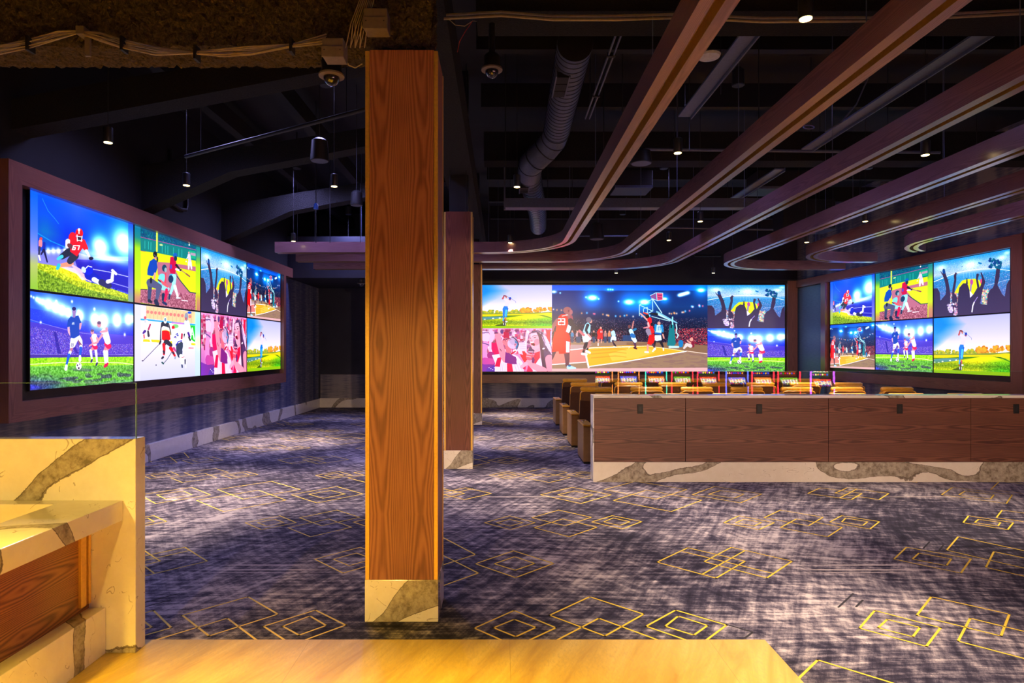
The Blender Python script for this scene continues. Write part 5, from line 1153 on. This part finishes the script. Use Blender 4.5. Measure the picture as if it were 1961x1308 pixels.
# ------------------------------------------------------------------ exposed ceiling: structure, duct, cables
def shaggy(x0, x1, y0, y1, z0, z1, amp=.012, st=.022):
    """a beam coated with rough sprayed fireproofing"""
    rg = random.Random(4); nz, ny = int((z1 - z0) / .03), int((y1 - y0) / .022)
    prof = [(y0, z1 - (z1 - z0) * k / nz) for k in range(nz)] + [(y0 + (y1 - y0) * k / ny, z0) for k in range(ny)] + [(y1, z0 + (z1 - z0) * k / nz) for k in range(nz + 1)]
    n = len(prof); m = int((x1 - x0) / st); mb = MB(); V = []
    for i in range(m + 1):
        x = x0 + (x1 - x0) * i / m
        for y, z in prof: V.append((x + rg.uniform(-.4, .4) * st, y + rg.gauss(0, amp * .6), z + rg.gauss(0, amp * .6)))
    return mb.add(V, [(i * n + j, i * n + j + 1, (i + 1) * n + j + 1, (i + 1) * n + j) for i in range(m) for j in range(n - 1)])
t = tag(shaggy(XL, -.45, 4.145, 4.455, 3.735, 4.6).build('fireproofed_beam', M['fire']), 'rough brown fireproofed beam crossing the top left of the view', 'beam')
tag(MB().box(-.2, 9.5, 5.0, 5.4, 4.42, 5.0).build('fireproofed_beam', M['fire_shade']), 'dark fireproofed beam along the top edge right of the near column', 'beam')
tag(MB().box(-.3, 9.3, 10.9, 11.3, 5.0, 5.5).build('fireproofed_beam', M['fire_shade']), 'dark fireproofed beam crossing behind the round duct', 'beam')
tag(MB().box(-.86, -.43, 4.46, 19.2, 4.35, 4.8).build('fireproofed_beam', M['fire_shade']), 'dark fireproofed girder running over the row of columns', 'girder')
for i, y in enumerate((7.2, 9.8, 12.6)):
    mb = MB(); P = [(XL, 3.9 + .35 * (i == 0)), (-4.2, 4.5), (-1.0, 5.1), (-1.0, 5.35), (-4.2, 4.85), (XL, 4.6)]
    tag(mb.prism(P, 'Y', y, y + .3).build('fireproofed_rafter', M['fire_shade']), ('nearest', 'middle', 'farthest')[i] + ' dark sloping fireproofed rafter left of the near column', 'rafter', 'sloping rafters at left')
for i, x in enumerate((-4.6, -3.3, -2.0)):
    tag(MB().box(x, x + .16, 4.5, 19.2, 5.42, 5.7).build('joist', M['ceil']), ('leftmost', 'middle', 'rightmost')[i] + ' dark joist running away above the left side', 'joist', 'joists at left')
for i, y in enumerate((7.6, 9.4, 13.4, 15.4, 17.4)):
    tag(MB().box(-.3, 9.2, y, y + .12, 5.35, 5.7).build('joist', M['ceil']), ('nearest', 'second', 'third', 'fourth', 'farthest')[i] + ' dark joist crossing above the seats', 'joist', 'joists above the seats')

# bundle of grey cables looping along the beam
pts = [(-60, 97), (0, 95), (55, 84), (110, 68), (152, 61), (190, 70), (235, 84), (300, 98), (370, 101), (430, 100), (480, 97), (560, 87), (625, 74)]
t = thing('cable_bundle', 'bundle of thin grey cables looping along the brown beam', 'cables', tuple(W(300, 95, 4.08)))
o0 = W(300, 95, 4.08)
for k in range(12):
    ph = k * 2.4; q = []
    for j, (x, y) in enumerate(pts):
        w = W(x, y, 4.08 + .012 * math.sin(ph * 1.7 + j))
        tight = .35 if j in (4, 8, 11) else 1
        q.append(w - o0 + Vector((0, .012 * math.cos(ph), (.032 * math.sin(ph + j * .25)) * tight)))
    cu = []
    for j in range(len(q) - 1):
        for s in range(4): cu.append(q[j].lerp(q[j + 1], s / 4))
    MB().tube(cu + [q[-1]], .0035, 5).build('cable', M['wire'], t, smooth=True)
for x, y in ((55, 84), (235, 84), (375, 101), (558, 87)):
    p = W(x, y, 4.07) - o0; MB().box(p.x - .008, p.x + .008, -.03, .04, p.z - .045, p.z + .045).build('cable_tie', M['black'], t)
p = W(160, 70, 4.1) - o0
MB().box(p.x - .025, p.x + .025, -.02, .06, p.z - .0, p.z + .05).box(p.x - .0, p.x + .035, .03, .045, p.z - .12, p.z).build('cable_clamp', M['box'], t)

def jbox(px0, px1, py0, py1, Y, label):
    a, b = W(px0, py1, Y), W(px1, py0, Y)
    t = thing('junction_box', label, 'junction box', tuple(a))
    w, h = b.x - a.x, b.z - a.z
    MB().box(0, w, 0, .12, 0, h).build('housing', M['box'], t, bevel=.004)
    MB().box(-.004, w + .004, -.006, .0, -.004, h * .55).build('cover_plate', M['box'], t, bevel=.003)
    for sx in (.12, .88): MB().lathe([(.004, 0), (.004, .004)], 8, (w * sx, -.012, h * .3)).build('screw', M['chrome'], t)
jbox(617, 657, 72, 108, 3.98, 'grey junction box on the brown beam left of the near column')
jbox(696, 741, 15, 54, 3.98, 'grey junction box above the top of the near column')
t = thing('cable_bundle', 'fan of thin cables hanging beside the box above the near column', 'cables', tuple(W(690, 60, 4.0)))
o0 = W(690, 60, 4.0)
for k in range(9):
    a = W(700 + k * 3, -30, 4.02); b = W(672 + k * 4, 45, 4.0); c = W(662 + k * 3 + (k % 3) * 6, 92, 4.03)
    MB().tube([a - o0, b - o0, c - o0], .003, 5).build('cable', M['wire'], t)
def droopy(pts, Y, label, m, r=.004, nm='loose_wire'):
    q = [W(x, y, Y) for x, y in pts]; o0 = q[0]
    o = MB().tube([p - o0 for p in q], r, 6).build(nm, m, None, tuple(o0), smooth=True); return tag(o, label, 'wire')
droopy([(660, 110), (668, 125), (680, 130), (694, 122)], 4.1, 'short loose wire dangling left of the near column top', M['wire'])
droopy([(843, 8), (852, 30), (872, 48), (890, 50), (905, 40), (925, 42)], 5.2, 'loose grey wire looping left of the pole camera', M['wire'])
droopy([(905, 40), (890, 62), (880, 80), (876, 100)], 5.2, 'loose wire with red tip hanging left of the pole camera', M['red'], .003)
droopy([(820, 0), (835, 22), (846, 38)], 5.1, 'pale loose wire right above the near column', M['white'])
droopy([(868, 200), (882, 225), (893, 245), (896, 264)], 8.8, 'loose wire with blue tip above the second column', M['steel2'], .006)
droopy([(1662, 150), (1640, 200), (1610, 235), (1580, 252)], 7.0, 'loose blue grey cable between the second and third beams', M['steel2'], .008)
for i, (y, Y) in enumerate(((27, 4.95), (34, 4.93))):
    droopy([(850, y + 2), (960, y - 4), (1060, y + 4), (1180, y + 4), (1300, y), (1460, y + 8), (1700, y + 6), (1961, y - 8)], Y, ('upper', 'lower')[i] + ' flexible conduit running along the dark beam at the top', M['wire'], .011, 'conduit')

def dome_camera(px, py, Y, r, label, pole=None):
    c = W(px, py, Y); t = thing('dome_camera', label, 'security camera', tuple(c))
    MB().lathe([(r * 1.45, .0), (r * 1.5, .01), (r * 1.35, .03), (r * 1.2, .04), (r * 1.2, .11), (r * .9, .13)], 24).build('housing', M['black'], t, smooth=True)
    MB().lathe([(r * 1.02, -.004), (r * 1.55, .0), (r * 1.55, .012), (r * 1.0, .012)], 24).build('trim_ring', M['box'], t, smooth=True)
    MB().lathe([(.001, -r * 1.15)] + [(r * math.sin(R(a)), -r * 1.15 * math.cos(R(a))) for a in range(12, 91, 13)] + [(r, .005)], 24).build('dome', M['dome'], t, smooth=True)
    MB().tube([(0, -r * .5, -r * .35), (0, -r * 1.0, -r * .45)], r * .3, 12).build('camera_eye', M['gold'], t) if False else None
    if pole:
        MB().tube([(0, 0, .12), (0, 0, pole)], .026, 12).build('pole', M['steel'], t, smooth=True)
        MB().lathe([(.1, pole - .02), (.1, pole), (.03, pole + .02)], 20).build('ceiling_flange', M['box'], t, smooth=True)
    return t
dome_camera(635, 147, 4.3, .055, 'dark dome camera fixed under the brown beam', .0)
dome_camera(942, 135, 5.2, .056, 'dark dome camera hanging on a pole right of the near column', .52)
dome_camera(692, 543.5, 16.7, .07, 'small dome camera on the dark bulkhead left of the near column')

# round spiral duct with grilles
P = [(.82, 7.05, 5.15), (.83, 8.0, 5.14), (.84, 9.0, 5.12), (.85, 9.7, 5.1), (.82, 9.95, 5.04), (.7, 10.1, 4.93), (.56, 10.2, 4.82), (.48, 10.4, 4.79), (.48, 10.8, 4.76), (.55, 11.6, 4.76), (.68, 12.8, 4.76), (.8, 14.0, 4.76), (.9, 15.5, 4.76)]
t = thing('spiral_duct', 'large round grey blue spiral duct with an offset bend', 'duct', P[0]); o0 = Vector(P[0])
MB().tube([Vector(p) - o0 for p in P], .2, 28).build('duct_body', M['steel2'], t, smooth=True)
for a, b, n in ((0, 3, 22), (8, 12, 26)):
    A_, B_ = Vector(P[a]) - o0, Vector(P[b]) - o0
    mb = MB()
    seg = [Vector(p) - o0 for p in P[a:b + 1]]; tot = [0]
    for u, v in zip(seg[:-1], seg[1:]): tot.append(tot[-1] + (v - u).length)
    for k in range(n):
        d = tot[-1] * (k + .5) / n
        j = max(i for i in range(len(tot)) if tot[i] <= d); j = min(j, len(seg) - 2)
        p = seg[j].lerp(seg[j + 1], (d - tot[j]) / (tot[j + 1] - tot[j])); dr = (seg[j + 1] - seg[j]).normalized()
        mb.tube([p - dr * .006, p + dr * .006], .2045, 28, True)
    mb.build('spiral_seams', M['steel'], t, smooth=True)
mb = MB(); mb.tube([Vector(P[0]) - o0 - Vector((0, .006, 0)), Vector(P[0]) - o0], .198, 28); mb.build('end_cap', M['ceil'], t)
for q in (3, 4, 5, 6, 7):
    p = Vector(P[q]) - o0; dr = (Vector(P[q + 1]) - Vector(P[q - 1])).normalized()
    MB().tube([p - dr * .008, p + dr * .008], .206, 28).build('elbow_seam', M['steel'], t, smooth=True)
for y0, y1, x in ((7.4, 8.0, .82), (10.95, 11.35, .5)):
    cz = 5.145 if y0 < 9 else 4.76
    g = MB()
    for k in range(3): g.box(x - .17, x - .03, y0 + (y1 - y0) * k / 3 + .01, y0 + (y1 - y0) * (k + 1) / 3 - .01, cz - .215, cz - .15)
    gr = g.build('grille', M['black'], t, tuple(-o0))
    MB().box(x - .185, x - .17, y0 - .015, y1 + .015, cz - .218, cz - .1).box(x - .03, x - .015, y0 - .015, y1 + .015, cz - .222, cz - .15).build('grille_frame', M['steel2'], t, tuple(-o0))

# painted rectangular duct, struts, pipes
t = thing('rectangular_duct', 'long pale lavender rectangular duct crossing under the round one', 'duct', tuple(W(968, 397, 11.6)))
MB().box(0, 4.75, 0, .25, 0, .17).build('duct_body', M['steel2'], t)
MB().box(-.03, 0, -.02, .02, -.05, .92).build('hanger', M['steel2'], t)
for k in range(1, 5): MB().box(k * 1.1, k * 1.1 + .02, -.006, 0, -.005, .175).build('seam_flange', M['steel2'], t)
for i, (x, y0, y1, m) in enumerate(((1.04, 5.45, 7.9, 'two'), (2.2, 5.5, 7.9, 'wide'), (3.3, 5.5, 8.4, 'wide'), (4.35, 5.5, 9.2, 'wide'), (5.6, 6.5, 11.5, 'wide'), (4.4, 10.2, 12.6, 'wide'), (7.2, 9.5, 13.0, 'wide'))):
    lab = ('pair of thin strut rails beside the round duct', 'blue grey tray right of the first ceiling beam', 'blue grey tray along the second ceiling beam', 'blue grey tray between second and third beams', 'blue grey tray above the fourth beam', 'far blue grey tray above the third beam', 'far right blue grey tray above the fifth beam')[i]
    t = thing('strut_rail', lab, 'strut', (x, y0, 4.62))
    if m == 'two':
        for dx in (0, .05): MB().box(dx, dx + .014, 0, y1 - y0, 0, .02).build('rail', M['steel2'], t)
        for k in (.3, .7): MB().box(-.01, .075, k * (y1 - y0), k * (y1 - y0) + .03, -.01, .03).build('cross_clip', M['steel'], t)
    else:
        MB().box(0, .15, 0, y1 - y0, .03, .05).build('tray', M['steel2'], t)
        MB().box(.155, .17, 0, y1 - y0, 0, .06).build('rail', M['steel2'], t)
    for k in (0.05, .95): MB().tube([(.05, k * (y1 - y0), .05), (.05, k * (y1 - y0), ZC - 4.62)], .005, 5).build('hanging_rod', M['steel'], t)
def pipe(p0, p1, r, label, m='steel2'):
    t = thing('pipe', label, 'pipe', tuple(p0)); d = Vector(p1) - Vector(p0)
    MB().tube([Vector((0, 0, 0)), d], r, 10).build('pipe_run', M[m], t, smooth=True)
    for k in (.1, .9): q = d * k; MB().tube([q, (q.x, q.y, ZC - p0.z)], .004, 5).build('hanger', M['steel'], t)
pipe(W(355, 300, 8.0), W(705, 208, 6.6), .022, 'thin pipe slanting up towards the near column at left', 'cord')
pipe(W(1060, 452, 17), W(1210, 452, 17), .02, 'short horizontal pipe beneath the round duct end')
pipe(W(1235, 286, 10), W(1800, 292, 10), .025, 'long horizontal pipe crossing behind the beams, upper right')
pipe(W(1270, 436, 14), W(1480, 440, 14), .02, 'horizontal pipe in the middle distance above the second beam bend')
pipe(W(1380, 490, 18.5), W(1330, 490, 18.5), .03, 'dark short pipe above the video wall', 'steel')
for i, (px, y0, y1, Y) in enumerate(((1049, 240, 380, 12), (1096, 225, 470, 12), (1156, 60, 300, 9), (1192, 40, 215, 8), (968, 235, 345, 8.5), (1320, 160, 290, 9), (1380, 40, 180, 7), (1453, 30, 230, 7), (1530, 300, 400, 12), (1775, 100, 250, 8), (1700, 120, 240, 8), (1945, 40, 130, 6), (1430, 330, 410, 13), (862, 100, 405, 9.2), (893, 100, 405, 9.2), (985, 395, 460, 13), (605, 405, 465, 12.3), (632, 400, 465, 12.4), (690, 400, 465, 12.5))):
    a = W(px, y1, Y)
    tag(MB().tube([(0, 0, 0), (0, 0, ZC - a.z)], .006, 6).build('hanger_rod', M['steel'], None, tuple(a)), 'thin vertical rod hanging from the dark ceiling', 'rod', 'thin rods hanging from the ceiling')

def speaker(px, py, Y, r, h, label, m='steel2'):
    c = W(px, py, Y); t = thing('pendant_speaker', label, 'speaker', tuple(c))
    MB().lathe([(r * .98, 0), (r, .02), (r * .86, h), (r * .5, h + .03)], 22).build('body', M[m], t, smooth=True)
    MB().lathe([(r * .9, -.006), (r * .9, .001)], 22).build('grille', M['steel2'], t)
    MB().tube([(0, 0, h + .03), (0, 0, ZC - c.z)], .005, 5).build('cable', M['cord'], t)
speaker(612, 308, 8.0, .115, .25, 'grey pendant speaker hanging left of the near column', 'steel')
speaker(1228, 313, 9.6, .16, .18, 'wide dark pendant speaker between the first two beams', 'steel')
speaker(1143, 458, 13.2, .15, .3, 'dark pendant speaker with pale underside below the round duct', 'steel')
speaker(683, 393, 9.3, .09, .18, 'small dark speaker almost hidden left of the near column', 'steel')
c = W(1358, 108, 6.2); t = thing('ceiling_sensor', 'round pale disc sensor just right of the first beam', 'sensor', tuple(c))
MB().lathe([(.03, -.02), (.1, -.01), (.11, .01), (.04, .03)], 20).build('disc', M['white'], t, smooth=True); MB().tube([(0, 0, .02), (0, 0, ZC - c.z)], .006, 6).build('stem', M['steel'], t)
c = W(605, 398, 10.6); t = thing('sprinkler_head', 'small blue sprinkler fitting above the left beam ends', 'sprinkler', tuple(c))
MB().lathe([(.01, -.03), (.04, -.02), (.035, .05), (.015, .08)], 12).build('body', plain('blue_plastic', (.05, .15, .7), .3), t, smooth=True); MB().tube([(0, 0, .08), (0, 0, ZC - c.z)], .006, 6).build('pipe', M['steel'], t)
c = W(1546, 246, 8.2); t = thing('cable_coil', 'coil of red cable hanging under the second ceiling beam', 'cable', tuple(c))
for k in range(5): MB().tube([(.07 * math.cos(a) + .01 * k, .02 * k - .04 + .02 * math.sin(a), .03 * math.sin(a) + .008 * k) for a in [2 * math.pi * j / 14 for j in range(15)]], .006, 6).build('loop', M['red'] if k % 2 else M['steel2'], t, smooth=True)
for px0, px1, py0, py1, Y, lab in ((1178, 1250, 326, 360, 12.0, 'dark air unit box beside the first beam'), (1452, 1572, 326, 362, 12.5, 'dark air unit box between the second and third beams'), (1500, 1600, 380, 440, 15.0, 'large dark transition duct box behind the third beam')):
    a, b = W(px0, py1, Y), W(px1, py0, Y); t = thing('air_unit', lab, 'air unit', tuple(a))
    MB().box(0, b.x - a.x, 0, .6, 0, b.z - a.z).build('housing', M['steel'], t, bevel=.01)
    MB().box(.0, b.x - a.x, -.02, .0, 0, .05).build('bottom_flange', M['steel2'], t)

q = [Vector((-5.52, 10.6 + dy, 0)) for dy in (0, 0, .06, .3, .5, .54, .54)]
for v, z in zip(q, (5.1, 4.28, 4.2, 4.17, 4.2, 4.28, 4.95)): v.z = z
tag(MB().tube([p - q[0] for p in q], .03, 8).build('conduit_loop', M['steel'], None, tuple(q[0]), smooth=True), 'dark pipe loop on the left wall behind the second pendant', 'pipe')
